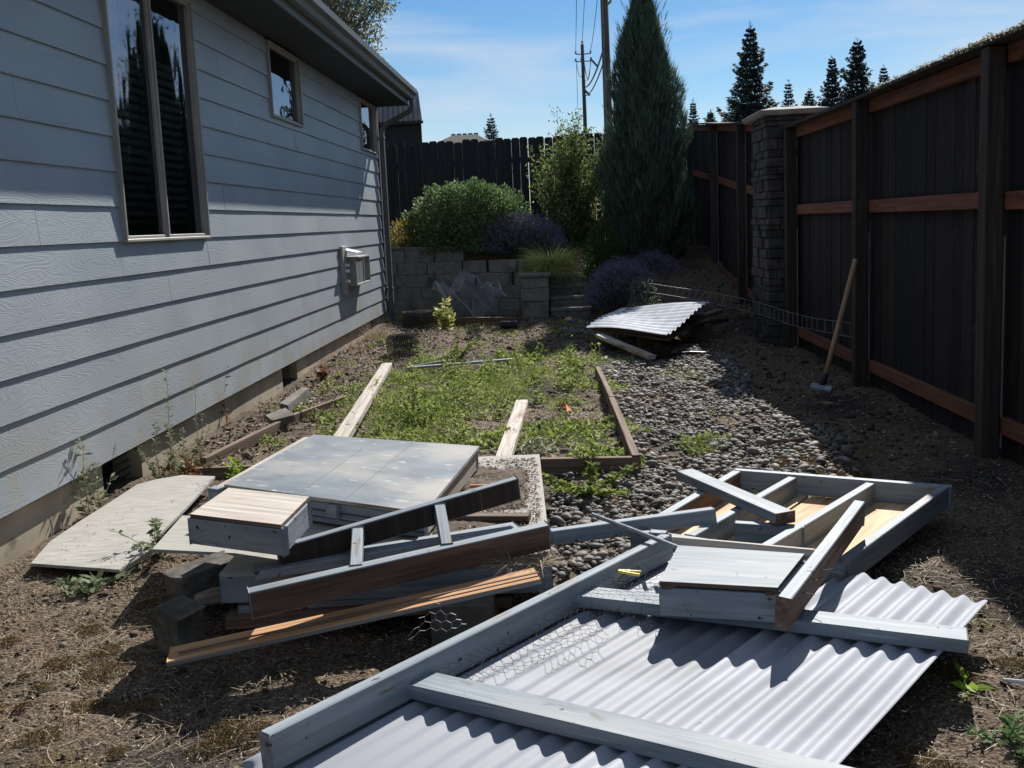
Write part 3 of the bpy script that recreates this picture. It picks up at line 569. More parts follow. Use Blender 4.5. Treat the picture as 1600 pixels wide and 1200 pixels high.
# ------------------------------------------------------------------ buildings and poles beyond
nb = thing('neighbour_building', (-8, 30, 0), 'dark neighbouring building with a steep ribbed metal roof, beyond the house corner', 'building')
B = MB(); B.poly([(-14, 30.15), (-4.09, 30.15), (-6.2, 38), (-14, 38)], 0, 4.6); B.build('wall', m_barn, nb)
B = MB(); xr = -4.04; x = -14
B.add([(-14, 30, 4.55), (xr, 30, 4.55), (xr - .11, 30.25, 5.44), (-14, 30.25, 5.44), (-14, 38, 5.44), (xr - 2.3, 38, 5.44), (xr - 2.2, 38, 4.55), (-14, 38, 4.55)], [(0, 1, 2, 3), (3, 2, 5, 4), (1, 6, 5, 2), (0, 3, 4, 7), (0, 7, 6, 1)])
while x < xr - .12:
    B.add([(x, 29.90, 4.53), (x + .045, 29.90, 4.53), (x + .045, 30.15, 5.45), (x, 30.15, 5.45), (x, 30.05, 4.53), (x + .045, 30.05, 4.53), (x + .045, 30.3, 5.45), (x, 30.3, 5.45)], [(0, 1, 2, 3), (0, 4, 5, 1), (1, 5, 6, 2), (3, 7, 4, 0), (2, 6, 7, 3)]); x += .155
B.build('roof', m_metalroof, nb)
B = MB(); B.box((-14, 29.94, 4.45), (xr + .03, 30.03, 4.53)); B.build('gutter', m_black, nb)
hr = thing('distant_house', (-5.8, 60, 0), 'distant house showing only its low hipped roof above the back fence', 'house')
B = MB(); B.box((-7.3, 60.4, 0), (-4.0, 66, 6.35)); B.build('wall', m_barn, hr)
B = MB(); B.add([(-7.5, 60, 6.3), (-3.9, 60, 6.3), (-3.9, 66, 6.3), (-7.5, 66, 6.3), (-6.4, 61.5, 6.93), (-4.9, 61.5, 6.93), (-4.9, 64.5, 6.93), (-6.4, 64.5, 6.93)], [(3, 2, 1, 0), (0, 1, 5, 4), (1, 2, 6, 5), (2, 3, 7, 6), (3, 0, 4, 7), (4, 5, 6, 7)])
for k in range(5): B.box((-6.5 + k * .36, 61.6, 6.93), (-6.25 + k * .36, 62, 7.02))
B.build('roof', m_shingle, hr)

up = thing('utility_pole', (2.46, 45, 0), 'thick dark utility pole running out of the top of the picture left of the cypress', 'utility pole', 'utility poles')
B = MB(); B.tube([(2.50, 45, 0), (2.46, 45, 13.6)], .21, 16, r1=.17); B.build('pole', m_pole, up, smooth=True)
B = MB(); B.tube([(2.40, 44.76, 0), (2.38, 44.80, 13.3)], .045, 8); B.build('conduit', m_trim, up)
B = MB(); B.tube([(2.7, 44.9, 10.9), (2.95, 44.9, 11.5)], .05, 6); B.tube([(2.6, 44.9, 10.85), (2.75, 44.9, 10.95)], .06, 6); B.build('bracket', m_wire, up)
u2 = thing('utility_pole', (2.2, 70, 0), 'thinner farther utility pole with two crossarms and looping wires', 'utility pole', 'utility poles')
B = MB(); B.tube([(2.25, 70, 0), (2.2, 70, 13.55)], .17, 12, r1=.12); B.build('pole', m_pole, u2, smooth=True)
for z in (12.85, 12.35):
    B = MB(); B.box((1.75, 69.9, z), (2.75, 70.0, z + .055)); B.build('crossarm', m_pole, u2)
for x, z in ((1.72, 12.9), (2.2, 13.6), (2.76, 12.9), (1.7, 12.4), (2.1, 12.45), (2.78, 12.45)):
    B = MB(); B.tube([(x, 69.95, z), (x, 69.95, z + .18)], .07, 8); B.build('insulator', m_wire, u2, smooth=True)
B = MB(); B.tube([(2.75, 69.8, 12.5), (3.2, 69.7, 11.95)], .07, 6); B.build('cutout', m_dwire, u2)
B = MB(); B.tube([(2.3, 69.8, 10.35), (2.6, 69.7, 10.0)], .09, 8); B.build('cutout', m_dwire, u2)
B = MB()
for (a, b, sag) in (((1.72, 12.4), (2.12, 11.4), .5), ((2.3, 12.3), (2.75, 12.4), 1.3), ((2.3, 12.0), (2.5, 11.2), .2), ((2.78, 12.4), (2.3, 11.0), .45)):
    B.tube([(a[0] + (b[0] - a[0]) * t, 69.85, a[1] + (b[1] - a[1]) * t - sag * math.sin(pi * t)) for t in np.linspace(0, 1, 9)], .022, 4)
B.build('jumper_wire', m_dwire, u2)
def cable(name, label, a, b, sag, r):
    B = MB(); a = Vector(a); b = Vector(b); B.tube([a.lerp(b, t) - Vector((0, 0, sag * 4 * t * (1 - t))) for t in np.linspace(0, 1, 17)], r, 4); tag(B.build(name, m_dwire), label, 'cable', 'overhead cables')
cable('overhead_cable', 'leftmost overhead cable coming down to the left end of the far pole crossarm', (1.72, 70, 13.05), (.9, 18, 15.), .7, .022)
cable('overhead_cable', 'overhead cable ending on the very tip of the far pole', (2.2, 70, 13.75), (1.35, 18, 15.), .7, .022)
cable('overhead_cable', 'overhead cable from the right end of the far crossarm up past the thick pole', (2.76, 70, 13.05), (2.42, 44.8, 13.3), .5, .022)
cable('overhead_cable', 'lower thick cable between the two poles, steepest of the bundle', (2.35, 70, 10.6), (2.36, 44.7, 8.9), .35, .045)
cable('overhead_cable', 'thin cable of the bundle between the poles beside the lower thick one', (2.3, 70, 10.0), (2.34, 44.7, 8.3), .35, .035)
cable('overhead_cable', 'thin drop cable hanging left of the far pole down behind the fence', (1.75, 70, 12.4), (1.62, 66, 3.), 0, .02)

# ------------------------------------------------------------------ trees
def conifer(label, x, y, h, r, seed, dens=1., z0=0., group='conifers beyond the fences', crown=.15, cat='conifer tree'):
    global RNG; keep = RNG; RNG = np.random.default_rng(seed); t = thing('conifer_tree', (x, y, z0), label, cat, group)
    B = MB(); B.tube([(x, y, z0), (x, y, z0 + h)], h * .014, 7, r1=.01); B.build('trunk', m_bark, t)
    parts = []; z = crown * h
    while z < h * .985:
        f = (z - crown * h) / (h * (1 - crown)); R = r * (1 - f) ** .85 * RNG.uniform(.7, 1.1); nb_ = int(7 + 5 * (1 - f)); step = h * .019
        for k in range(nb_):
            az = 2 * pi * (k + RNG.random()) / nb_; ln = R * RNG.uniform(.5, 1.15) + .05; pitch = -.22 + .55 * f + RNG.uniform(-.12, .12)
            n = max(6, int(46 * dens * (.25 + ln / r))); s = RNG.random(n) ** .75
            dx, dy = cos(az), sin(az); zz = z + s * ln * pitch - .12 * ln * np.sin(s * 3.1) + .16 * ln * s ** 3
            side = RNG.choice([-1, 1], n); off = side * ln * .26 * (1.1 - s) * RNG.random(n)
            c = np.stack([x + dx * s * ln - dy * off, y + dy * s * ln + dx * off, z0 + zz - np.abs(off) * .35], 1) + RNG.normal(size=(n, 3)) * h * .002
            d = np.stack([dx + -dy * side * .8, dy + dx * side * .8, RNG.uniform(-.9, .0, n)], 1)
            parts.append(leaves(c, d, ln * .10 + h * .014, h * .0066, .3))
            parts.append(leaves(np.array([[x, y, z0 + z]]), np.array([[dx, dy, pitch * .8]]), ln * .95, h * .004, .1))
        z += step * RNG.uniform(.75, 1.25)
    n = 14; parts.append(leaves(np.stack([np.full(n, x), np.full(n, y), z0 + h * U(.95, 1, n)], 1), np.stack([RNG.normal(size=n) * .5, RNG.normal(size=n) * .5, U(.3, 1, n)], 1), h * .02, h * .005))
    Va, Fa = join(parts); np_mesh('crown', Va, Fa, f_con, t); RNG = keep
conifer('tall layered fir against the sky left of the stone pillar', 15.9, 80, 16.2, 3.9, 1, 2.4)
conifer('broad dark fir showing above the mossy fence top, taller of the pair', 24.3, 80, 14.6, 3.5, 2, 2.2)
conifer('slimmer fir merging with the left side of the broad dark fir', 22.9, 82, 13.6, 2.8, 3, 2)
conifer('small pointed fir right beside the broad dark fir', 26.4, 80, 12.4, 2.2, 4)
conifer('small narrow fir just left of the pillar cap', 18.9, 80, 11.6, 1.9, 5)
conifer('tiny fir tip peeping over the stone pillar cap', 20.6, 80, 10.9, 2.2, 6)
conifer('second tiny fir tip over the pillar cap, to the right', 21.4, 84, 11.2, 2.4, 16)
conifer('thin spire fir just right of the cypress', 11.0, 78, 10.3, 1.5, 7)
conifer('low dense fir between the cypress and the tall layered fir', 13.0, 82, 9.8, 2.8, 8)
conifer('lower bushy fir hugging the foot of the tall layered fir', 14.4, 79, 10.8, 3.2, 9)
conifer('short fir behind the far fence corner, lowest of the row', 12.0, 76, 9.2, 2.6, 10)
conifer('single small fir standing alone above the back fence', -3.85, 60, 7.9, 1.5, 11, crown=.3)
conifer('dark fir in the top right corner of the picture', 38.6, 80, 17.8, 5.0, 12, 2)
conifer('bushy fir top just above the fence near the right corner', 35.2, 80, 14.3, 4.6, 13, 2)

def deciduous(label, x, y, h, seed, cen, rad, ntw):
    rr = random.Random(seed); t = thing('leafy_tree', (x, y, 0), label, 'tree'); B = MB(); B.tube([(x, y, 0), (x + .1, y, h * .35), (x + .05, y, h * .6)], .2, 8, r1=.1); parts = []; cen = Vector(cen)
    for k in range(ntw):
        while True:
            q = Vector((rr.uniform(-1, 1), rr.uniform(-1, 1), rr.uniform(-1, 1)))
            if .25 < q.length < 1: break
        e = cen + Vector((q.x * rad[0], q.y * rad[1], q.z * rad[2])); s0 = Vector((x + .08, y, h * rr.uniform(.3, .58))); m_ = s0.lerp(e, .5) + Vector((rr.uniform(-.2, .2), rr.uniform(-.2, .2), .25)); pts = [s0.lerp(m_, u) * (1 - u) + m_.lerp(e, u) * u for u in np.linspace(0, 1, 9)]
        B.tube(pts, .028, 5, r1=.006)
        for w in range(9):
            i0 = rr.randint(4, 8); d = ((e - s0).normalized() + Vector((rr.uniform(-1, 1), rr.uniform(-1, 1), rr.uniform(-.3, .9))) * .8).normalized(); l_ = rr.uniform(.25, .7); p = pts[i0]; pe = p + d * l_
            B.tube([p, p + d * l_ * .5 + Vector((0, 0, .03)), pe], .009, 3, r1=.004)
            if k % 5 < 2 and rr.random() < .55:
                n = 46; c = np.array(pe)[None] * 1. + RNG.normal(size=(n, 3)) * .13; parts.append(leaves(c, sph(n), U(.06, .13, n), .06))
    B.build('trunk', m_bark, t); Va, Fa = join(parts); np_mesh('crown', Va, Fa, fol('roadside tree leaves', [(0, (.08, .11, .07)), (.6, (.20, .23, .13)), (1, (.38, .37, .22))], .35), t)
deciduous('open leafy tree with bare twigs rising behind the house gutter', -6.0, 24, 8.6, 5, (-5.5, 24, 7.2), (1.9, 1.8, 1.9), 95)

# cypress
def cypress():
    x0, y0, zb, zt_ = 1.33, 14.45, .45, 4.52
    t = thing('cypress', (x0, y0, zb), 'tall dark columnar cypress at the back, tapering to a point', 'cypress')
    B = MB(); B.tube([(x0, y0, zb - .1), (x0, y0, zt_ - .3)], .09, 8, r1=.015); B.build('trunk', m_bark, t)
    n = 80000; f = RNG.random(n) ** 1.15; a = U(0, 2 * pi, n)
    prof = np.interp(f, [0, .08, .25, .45, .65, .8, .92, 1], [.29, .48, .58, .54, .42, .28, .145, .02])
    lump = 1 + .19 * np.sin(a * 3 + f * 14) + .13 * np.sin(a * 7 - f * 23) + .08 * np.sin(a * 13 + f * 41)
    rr_ = prof * lump * np.clip(1 - RNG.random(n) ** 2.2 * .75, .2, 1); z = zb + f * (zt_ - zb)
    c = np.stack([x0 + rr_ * np.cos(a), y0 + rr_ * np.sin(a), z], 1)
    d = np.stack([np.cos(a) * .38, np.sin(a) * .38, np.full(n, 1.)], 1) + RNG.normal(size=(n, 3)) * .17
    V1 = blades(c, d, U(.07, .19, n), U(.006, .014, n), -.25, 2)
    k_ = 9000; fk = RNG.random(k_) ** 1.1; ak = U(0, 2 * pi, k_); rk = np.interp(fk, [0, .08, .25, .45, .65, .8, .92, 1], [.32, .54, .64, .60, .46, .31, .16, .02]) * .72 * RNG.random(k_) ** .5
    V0 = leaves(np.stack([x0 + rk * np.cos(ak), y0 + rk * np.sin(ak), zb + fk * (zt_ - zb)], 1), np.stack([np.cos(ak) * .4, np.sin(ak) * .4, np.ones(k_)], 1) + RNG.normal(size=(k_, 3)) * .3, .14, .05)
    V1 = join([V0, (V1[0], V1[1])])
    m = 260; a = U(0, 2 * pi, m); f = U(.12, .99, m); pr = np.interp(f, [0, .25, .45, .65, .8, .92, 1], [.31, .59, .56, .43, .30, .16, .02])
    c2 = np.stack([x0 + pr * np.cos(a), y0 + pr * np.sin(a), zb + f * (zt_ - zb)], 1); d2 = np.stack([np.cos(a) * .45, np.sin(a) * .45, np.ones(m)], 1)
    sprays = []
    for k in range(m):
        q = 16; s = RNG.random(q); L_ = RNG.uniform(.14, .32); cc = c2[k] + d2[k] * s[:, None] * L_; sprays.append(blades(cc, d2[k] + RNG.normal(size=(q, 3)) * .3, U(.05, .12, q), .008, -.2, 2))
    Va, Fa = join([V1] + sprays); np_mesh('crown', Va, Fa, f_cyp, t)
cypress()

def mound(name, label, cat, cx, cy, cz, rx, ry, rz, n, m, ls, lw, group=None, lump=.12, updir=.3):
    t = thing(name, (cx, cy, cz), label, cat, group)
    s = sph(n); s[:, 2] = np.abs(s[:, 2]); lum = 1 + lump * np.sin(s[:, 0] * 9 + s[:, 2] * 7) * np.cos(s[:, 1] * 8 + 1) + lump * .7 * np.sin(s[:, 0] * 23 + 2) * np.sin(s[:, 2] * 19 + s[:, 1] * 17)
    r = lum * np.clip(1 - RNG.random(n) ** 2 * .6, .2, 1.1) * (1 + .13 * np.sin(2 * np.arcsin(np.clip(s[:, 2], 0, 1))))
    c = np.stack([cx + s[:, 0] * rx * r, cy + s[:, 1] * ry * r, cz + s[:, 2] * rz * r], 1)
    d = s * .8 + np.array([0, 0, updir]) + RNG.normal(size=(n, 3)) * .5
    Va, Fa = leaves(c, d, U(ls * .6, ls * 1.3, n), U(lw * .7, lw * 1.2, n)); np_mesh('foliage', Va, Fa, m, t)
    B = MB(); 
    for k in range(7): a = k * .9; B.tube([(cx, cy, cz - .12), (cx + cos(a) * rx * .35, cy + sin(a) * ry * .35, cz + rz * .5)], .012, 5, r1=.004)
    B.build('stem', m_bark, t); return t
mound('round_shrub', 'rounded green leafy shrub on the terrace behind the block wall', 'shrub', -1.33, 14.5, .90, .90, .50, .93, 26000, f_shr, .055, .026, lump=.09)
mound('small_plant', 'small yellow and orange leafy plant at the left end of the terrace wall', 'plant', -2.33, 14.42, .95, .22, .2, .40, 1500, f_yel, .045, .02)
mound('green_shrub', 'low bright-green feathery shrub half in shade below the cypress', 'shrub', .62, 13.6, .45, .26, .26, .72, 4200, fol('feathery leaves', [(0, (.02, .06, .012)), (1, (.07, .15, .03))], .3), .055, .012)
mound('shade_plant', 'sparse pale-leaved plant beside the wire panel end in the dark corner', 'plant', 1.02, 11.7, .12, .17, .17, .42, 260, f_weedp, .05, .014)

def lavender(label, cx, cy, cz, rx, ry, rz, n):
    t = thing('lavender_bush', (cx, cy, cz), label, 'lavender', 'lavender bushes'); s = sph(n); s[:, 2] = np.abs(s[:, 2]) * .9 + .1; s = unit(s)
    p = np.stack([cx + s[:, 0] * rx * .3, cy + s[:, 1] * ry * .3, cz + 0 * s[:, 2]], 1); e = np.stack([cx + s[:, 0] * rx, cy + s[:, 1] * ry, cz + s[:, 2] * rz], 1) + RNG.normal(size=(n, 3)) * .035
    d = e - p; ln = np.linalg.norm(d, axis=1); Va, Fa = blades(p, d, ln, .006, .08, 2); np_mesh('stems', Va, Fa, f_lavg, t)
    k = 7; c = np.repeat(e, k, 0) + RNG.normal(size=(n * k, 3)) * .012 - np.repeat(unit(d), k, 0) * U(-.01, .05, n * k)[:, None]
    Vb, Fb = leaves(c, np.repeat(unit(d), k, 0) + RNG.normal(size=(n * k, 3)) * .35, .018, .010); np_mesh('flowers', Vb, Fb, f_lavp, t)
lavender('purple lavender bush in the sun on the terrace edge', -.55, 14.2, .85, .66, .36, .56, 1900)
lavender('dark lavender bush in deep shade right of the steps', .82, 12.75, .12, .5, .5, .62, 1700)
lavender('second shaded lavender bush under the cypress, farther back', 1.3, 13.5, .30, .45, .4, .5, 900)

tf = thing('grass_tuft', (-.10, 13.5, .6), 'golden-green grass tuft spilling over the wall beside the steps', 'ornamental grass')
n = 2600; a = U(0, 2 * pi, n); p = np.stack([-.12 + .07 * np.cos(a), 13.62 + .07 * np.sin(a), np.full(n, .62)], 1); d = np.stack([np.cos(a), np.sin(a), U(.5, 2.6, n)], 1) + RNG.normal(size=(n, 3)) * .2
Va, Fa = blades(p, d, U(.3, .62, n), .007, U(1.1, 2.0, n), 5); np_mesh('blades', Va, Fa, f_tuft, tf)

def loose_shrub():
    t = thing('loose_shrub', (.25, 14.7, .75), 'tall loose light-green shrub left of the cypress, leaves catching the sun', 'shrub'); rr = random.Random(8); B = MB(); P = []
    for k in range(125):
        az = rr.uniform(0, 2 * pi); sp = rr.uniform(.1, .85); hh = (rr.uniform(.7, 1.95) if k > 14 else rr.uniform(1.8, 2.2)) * (1.1 - .3 * sp)
        pts = [Vector((.20 + .80 * sp * cos(az) * t_ ** 1.2 + .03 * sin(9 * t_ + k), 14.8 + .5 * sp * sin(az) * t_ ** 1.2, .75 + hh * t_)) for t_ in np.linspace(0, 1, 8)]
        B.tube(pts, .008, 4, r1=.002)
        for q in range(150): u_ = rr.random() ** .8 * 6.99; i = int(u_); P.append(pts[i].lerp(pts[i + 1], u_ - i) + Vector((rr.gauss(0, .05), rr.gauss(0, .05), rr.gauss(0, .04))))
    B.build('stems', m_bark, t); c = np.array(P); n = len(c); Va, Fa = leaves(c, sph(n) + np.array([0, 0, .3]), U(.035, .075, n), U(.02, .036, n)); np_mesh('foliage', Va, Fa, f_loose, t)
loose_shrub()


# ------------------------------------------------------------------ front roof panel (corrugated plastic in a 2x4 frame)
def lab(o, l, c, g=None): return tag(o, l, c, g)
DS = Vector((.627, .779, 0)).normalized(); DT = Vector((.779, -.627, 0)).normalized()
rp_ = thing('roof_panel', (.2, 2.4, 0), 'white corrugated plastic roof panel framed in grey timber, nearest on the right', 'roof panel')
def corrugated(name, s0, s1, t0, t1, z, pitch, amp, m, parent, D=DS, T=DT, org=Vector((0, 0, 0)), tilt=0., edge=None, ns=30, ph=0.):
    nt = int(abs(t1 - t0) / pitch * 12); vs = []; 
    for i in range(ns + 1):
        for j in range(nt + 1):
            t = t0 + (t1 - t0) * j / nt; e0, e1 = (s0, s1) if edge is None else edge(t); s = e0 + (e1 - e0) * i / ns
            p = org + D * s + T * t; zz = z + amp * math.sin(2 * pi * t / pitch + ph) + tilt * (s - s0) + .004 * sin(s * 3 + t * 2); vs.append((p.x, p.y, zz))
    k = len(vs); vs += [(a, b, c - .0012) for a, b, c in vs]; w = nt + 1
    fs = [(i * w + j, (i + 1) * w + j, (i + 1) * w + j + 1, i * w + j + 1) for i in range(ns) for j in range(nt)]; f2 = [tuple(k + q for q in f[::-1]) for f in fs]
    rim = [(j, j + 1) for j in range(nt)] + [(ns * w + j + 1, ns * w + j) for j in range(nt)]
    fs3 = [(a, b, k + b, k + a) for a, b in rim] + [(i * w, k + i * w, k + (i + 1) * w, (i + 1) * w) for i in range(ns)] + [(i * w + nt, (i + 1) * w + nt, k + (i + 1) * w + nt, k + i * w + nt) for i in range(ns)]
    return np_mesh(name, np.array(vs), np.array(fs + f2 + fs3), m, parent, smooth=True)
corrugated('corrugated_sheet', 1.095, 2.84, -1.868, -1.19, .098, .0625, .0070, m_plastic, rp_, ph=1.)
corrugated('corrugated_sheet', 1.0, 2.98, -1.24, -.795, .108, .0625, .0085, m_plastic, rp_, edge=lambda t: (1.0, 2.99 - .05 * (t + 1.2) + (0 if t > -1.215 else -.1)), ph=.4)
beam('side_rail', at(405, 1143, .192), at(1034, 833, .190), .038, .089, [m_paint_l, m_brown], rp_, side=-1, roll=-4)
a = at(655, 1045, .150); b = at(1325, 1197, .150); c1 = beam('cross_rail', a, a + (b - a) * 1.35, .089, .038, m_paint, rp_, side=-1)
c2_ = beam('cross_rail', at(903, 914, .150), at(1512, 981, .150), .089, .038, m_paint, rp_, side=-1)
beam('bearer', Vector((-.3, 1.9, .088)) + DS * .1, Vector((-.3, 1.9, .088)) + DS * 1.0, .038, .08, m_paint, rp_)
beam('bearer', Vector((.45, 2.2, .088)), Vector((.45, 2.2, .088)) + DS * .55, .038, .08, m_paint, rp_)
# chicken wire stapled to it
def hexnet(fn, w, h, cell=.034):
    """edges of a hexagonal net over the parameter rectangle, mapped by fn(u,v)->Vector or None"""
    E = []; a = cell / math.sqrt(3); dx = cell; dy = 1.5 * a; pts = {}
    for j in range(int(h / dy) + 2):
        for i in range(int(w / dx) + 2):
            cx = i * dx + (dx / 2 if j % 2 else 0); cy = j * dy
            c = [(cx, cy + a), (cx + dx / 2, cy + a / 2), (cx + dx / 2, cy - a / 2), (cx, cy - a)]
            for q in range(3): E.append((c[q], c[q + 1]))
    out = []
    for p, q in E:
        if min(p[0], q[0]) < 0 or max(p[0], q[0]) > w or min(p[1], q[1]) < 0 or max(p[1], q[1]) > h: continue
        P, Q = fn(*p), fn(*q)
        if P is not None and Q is not None: out.append((P, Q))
    return out
def wires(name, edges, r, m, parent=None):
    A = np.array([e[0] for e in edges], float); Bq = np.array([e[1] for e in edges], float); d = unit(Bq - A); ref = np.tile([0.13, .2, 1.], (len(A), 1)); u = unit(np.cross(d, ref)); v = np.cross(d, u); R_ = []
    for p in (A, Bq):
        for k in range(3): an = 2 * pi * k / 3; R_.append(p + (u * cos(an) + v * sin(an)) * r)
    V = np.stack(R_, 1).reshape(-1, 3); b = (np.arange(len(A)) * 6)[:, None]
    Fq = np.concatenate([b + np.array([[0, 1, 4, 3]]), b + np.array([[1, 2, 5, 4]]), b + np.array([[2, 0, 3, 5]])], 0)
    return np_mesh(name, V, Fq, m, parent)
def netfn(u, v):
    s = 1.62 + u; t = -1.84 + v + .02 * sin(u * 8)
    if v > .34 - .16 * abs(sin(u * 5 + 1)) and u < .6: return None
    if 1.55 < s < 1.62: return None
    z = .128 + .012 * sin(u * 13 + v * 9) + .010 * sin(v * 31)
    q = DS * s + DT * t; dc = abs(s - (2.30 + (t + 1.816) * .35))
    if dc < .085: z = .157
    if t < -1.79: z += (-1.79 - t) * .7
    return Vector((q.x, q.y, z))
e = hexnet(netfn, .98, .46)
wires('chicken_wire', e, .0006, m_dwire, rp_)
e = []
o = at(640, 1000, .19); rr = random.Random(3)
def flapfn(u, v): return Vector((o.x + u * .8, o.y - .02 + u * .5 + .02 * sin(u * 20), o.z + v * (1 - abs(u - .1) * 5) * .9 + .01 * sin(u * 40))) if v < .13 - abs(u - .09) * .9 else None
flap = hexnet(flapfn, .2, .15); wires('chicken_wire', flap, .0008, m_wire, rp_)

# hatch box on the panel, broken beam, clothes peg
def hatch(name, tl, corners, z, gap, deck_m, box_m, fh=.085, over=.008, lidt=.012, front_out=.0):
    """corners (pixels of the lid top): near-left, near-right, far-right, far-left"""
    P = [at(*c, z) for c in corners]; root = thing(name, sum(P, Vector()) / 4 - Vector((0, 0, .1)), *tl)
    plate('lid', [P[0], P[1], P[2], P[3]], lidt, deck_m[0], root, deck_m[1])
    zt_ = z - lidt - gap; ctr = sum(P, Vector()) / 4; Q = [ctr + (p - ctr) * (1 + over) for p in P]
    for q in Q: q.z = zt_
    beam('side_board', Q[0], Q[1], .028, fh, box_m, root, side=1); beam('side_board', Q[3] - (Q[3] - Q[2]).normalized() * 0, Q[2], .028, fh, box_m, root, side=-1)
    i0 = (Q[3] - Q[0]).normalized() * .029; beam('side_board', Q[1] + i0, Q[2] - i0, .028, fh, box_m, root, side=1); beam('side_board', Q[0] + i0, Q[3] - i0, .028, fh, box_m, root, side=-1)
    if gap > .003:
        B = MB(); c_ = ctr
        for p in P: w = p.lerp(c_, .12); B.box((w.x - .02, w.y - .02, zt_ - .002), (w.x + .02, w.y + .02, z - lidt))
        B.build('spacer', m_brown, root)
    return root
h2 = hatch('hatch_box', ('small square grey hatch box with a grained lid, sitting on the second cross rail', 'box'), [(1030, 908), (1215, 918), (1257, 865), (1060, 852)], .252, .010, (m_paint, m_brown), m_paint_l)
bb = beam('broken_beam', at(1214, 931, .262), at(1334, 781, .262), .038, .089, [m_paint, m_brown, m_fresh], side=-1, roll=4, mi=(0, 0, 1, 1, 2, 0), splinter=2)
lab(bb, 'grey timber with a splintered end leaning from the hatch box over the wall frame', 'timber', 'loose timbers')
for k, (f, l) in enumerate(((.12, .03), (.30, .035), (.22, .028))):
    p = bb.matrix_world @ Vector((.5 * f * 2.2, -.038, -.03)); B = MB(); B.tube([p, p + Vector((.012, -.012, .002)), p + Vector((l, -l * .5, -.002 + .01 * k))], .0014, 5); nl_ = B.build('nail', m_dwire, bb, Matrix()) 
pg = thing('clothes_peg', at(982, 895, .15), 'yellow plastic clothes peg lying on the chicken wire', 'clothes peg'); q = at(966, 893, .175); d = (at(997, 899, .165) - q).normalized(); nrm = Vector((0, 0, 1))
for k, an in enumerate((.16, -.16)):
    u = (Matrix.Rotation(an, 3, 'Z') @ d); B = MB(); B.poly([(0, -.004), (.03, -.005), (.072, -.003), (.072, .003), (.03, .004), (0, .004)], -.004, .004); B.build('peg_half', m_yellow, pg, frame_matrix(q + Vector((0, 0, .004 * k)) + d.cross(nrm) * (.008 * (1 if k else -1)), u, nrm.cross(u), nrm), bevel=.001)
B = MB(); cpt = q + d * .034; B.tube([cpt + nrm * .012, cpt - nrm * .008], .006, 8); B.build('spring', m_wire, pg)

# ------------------------------------------------------------------ wall frame with plywood under it
FZ = .142
wf = thing('wall_frame', at(1250, 820, 0), 'grey timber wall frame with plywood under its bays, lying partly in the fence shadow', 'timber frame')
fA, fB, fC, fD = at(1150, 732, FZ), at(1487, 757, FZ), at(1317, 882, FZ), at(985, 828, FZ)
beam('rail', fA, fB, .038, .089, m_paint_l, wf, side=-1); beam('rail', fD + Vector((0, 0, -.002)), fC, .038, .089, m_paint, wf, side=1)
i1 = (fD - fA).normalized() * .04; i2 = (fC - fB).normalized() * .04
beam('stud', fA + i1, fD - i1, .038, .089, [m_paint_l, m_brown], wf, side=1, mi=(0, 0, 0, 0, 0, 1)); beam('stud', fB + i2, fC - i2, .038, .089, m_paint_l, wf, side=-1)
def lerp4(u, v): return (fA.lerp(fB, u)).lerp(fD.lerp(fC, u), v)
sA, sA2 = at(1237, 741, FZ - .002), at(1063, 840, FZ - .002); sB, sB2 = at(1372, 752, FZ - .002), at(1195, 857, FZ - .002)
def tr(a, b, m=.035): d = (b - a).normalized() * m; return a + d, b - d
beam('stud', *tr(sA, sA2), .038, .089, [m_paint_l, m_paint], wf, side=1); beam('stud', *tr(sB, sB2), .038, .089, [m_paint_l, m_brown], wf, side=-1, mi=(0, 0, 0, 0, 0, 0))
beam('blocking', at(1150, 812, FZ - .004), at(1258, 819, FZ - .004), .038, .086, m_paint, wf, side=-1)
for q in ((.05, .52, .26), (.42, .5, .3)): pass
plate('plywood', [lerp4(.02, .96) - Vector((0, 0, .09)), lerp4(.02, .03) - Vector((0, 0, .09)), lerp4(.37, .03) - Vector((0, 0, .09)), lerp4(.37, .96) - Vector((0, 0, .09))], .012, m_ply, wf)
plate('plywood', [lerp4(.385, .50) - Vector((0, 0, .092)), lerp4(.385, .03) - Vector((0, 0, .092)), lerp4(.63, .03) - Vector((0, 0, .092)), lerp4(.63, .50) - Vector((0, 0, .092))], .012, m_ply, wf)
plate('plywood', [lerp4(.645, .95) - Vector((0, 0, .09)), lerp4(.645, .03) - Vector((0, 0, .09)), lerp4(.98, .03) - Vector((0, 0, .09)), lerp4(.98, .95) - Vector((0, 0, .09))], .012, m_ply, wf)
o = beam('loose_beam', at(1057, 736, .186), at(1213, 803, .186), .082, .040, [m_paint, m_brown], side=1, mi=(0, 0, 0, 0, 1, 0)); lab(o, 'short grey beam lying across the far left corner of the wall frame', 'timber', 'loose timbers')
o = beam('loose_beam', at(862, 831, .15), at(1118, 796, .192), .060, .055, [m_paint_l, m_brown], side=1, roll=-8, mi=(0, 0, 0, 0, 0, 0)); lab(o, 'blue-grey timber reaching from the pile on the left into the wall frame, passing over the pebbles', 'timber', 'loose timbers')
B = MB(); B.tube([at(926, 804, .215), at(1000, 832, .213), at(1076, 862, .21)], .0085, 8); o = B.build('dowel', m_paint_l, None); lab(o, 'thin pale round stick crossing the blue-grey timber beside the pebbles', 'stick')
o = beam('thin_lath', at(1037, 839, .178), at(1272, 860, .168), .018, .026, m_bleach, side=1); lab(o, 'narrow grey lath lying between the hatch box and the wall frame', 'lath')
o = beam('short_block', at(1015, 833, .183), at(1040, 835, .183), .04, .04, m_paint, side=1); lab(o, 'little grey wood offcut at the far end of the panel side rail', 'offcut')

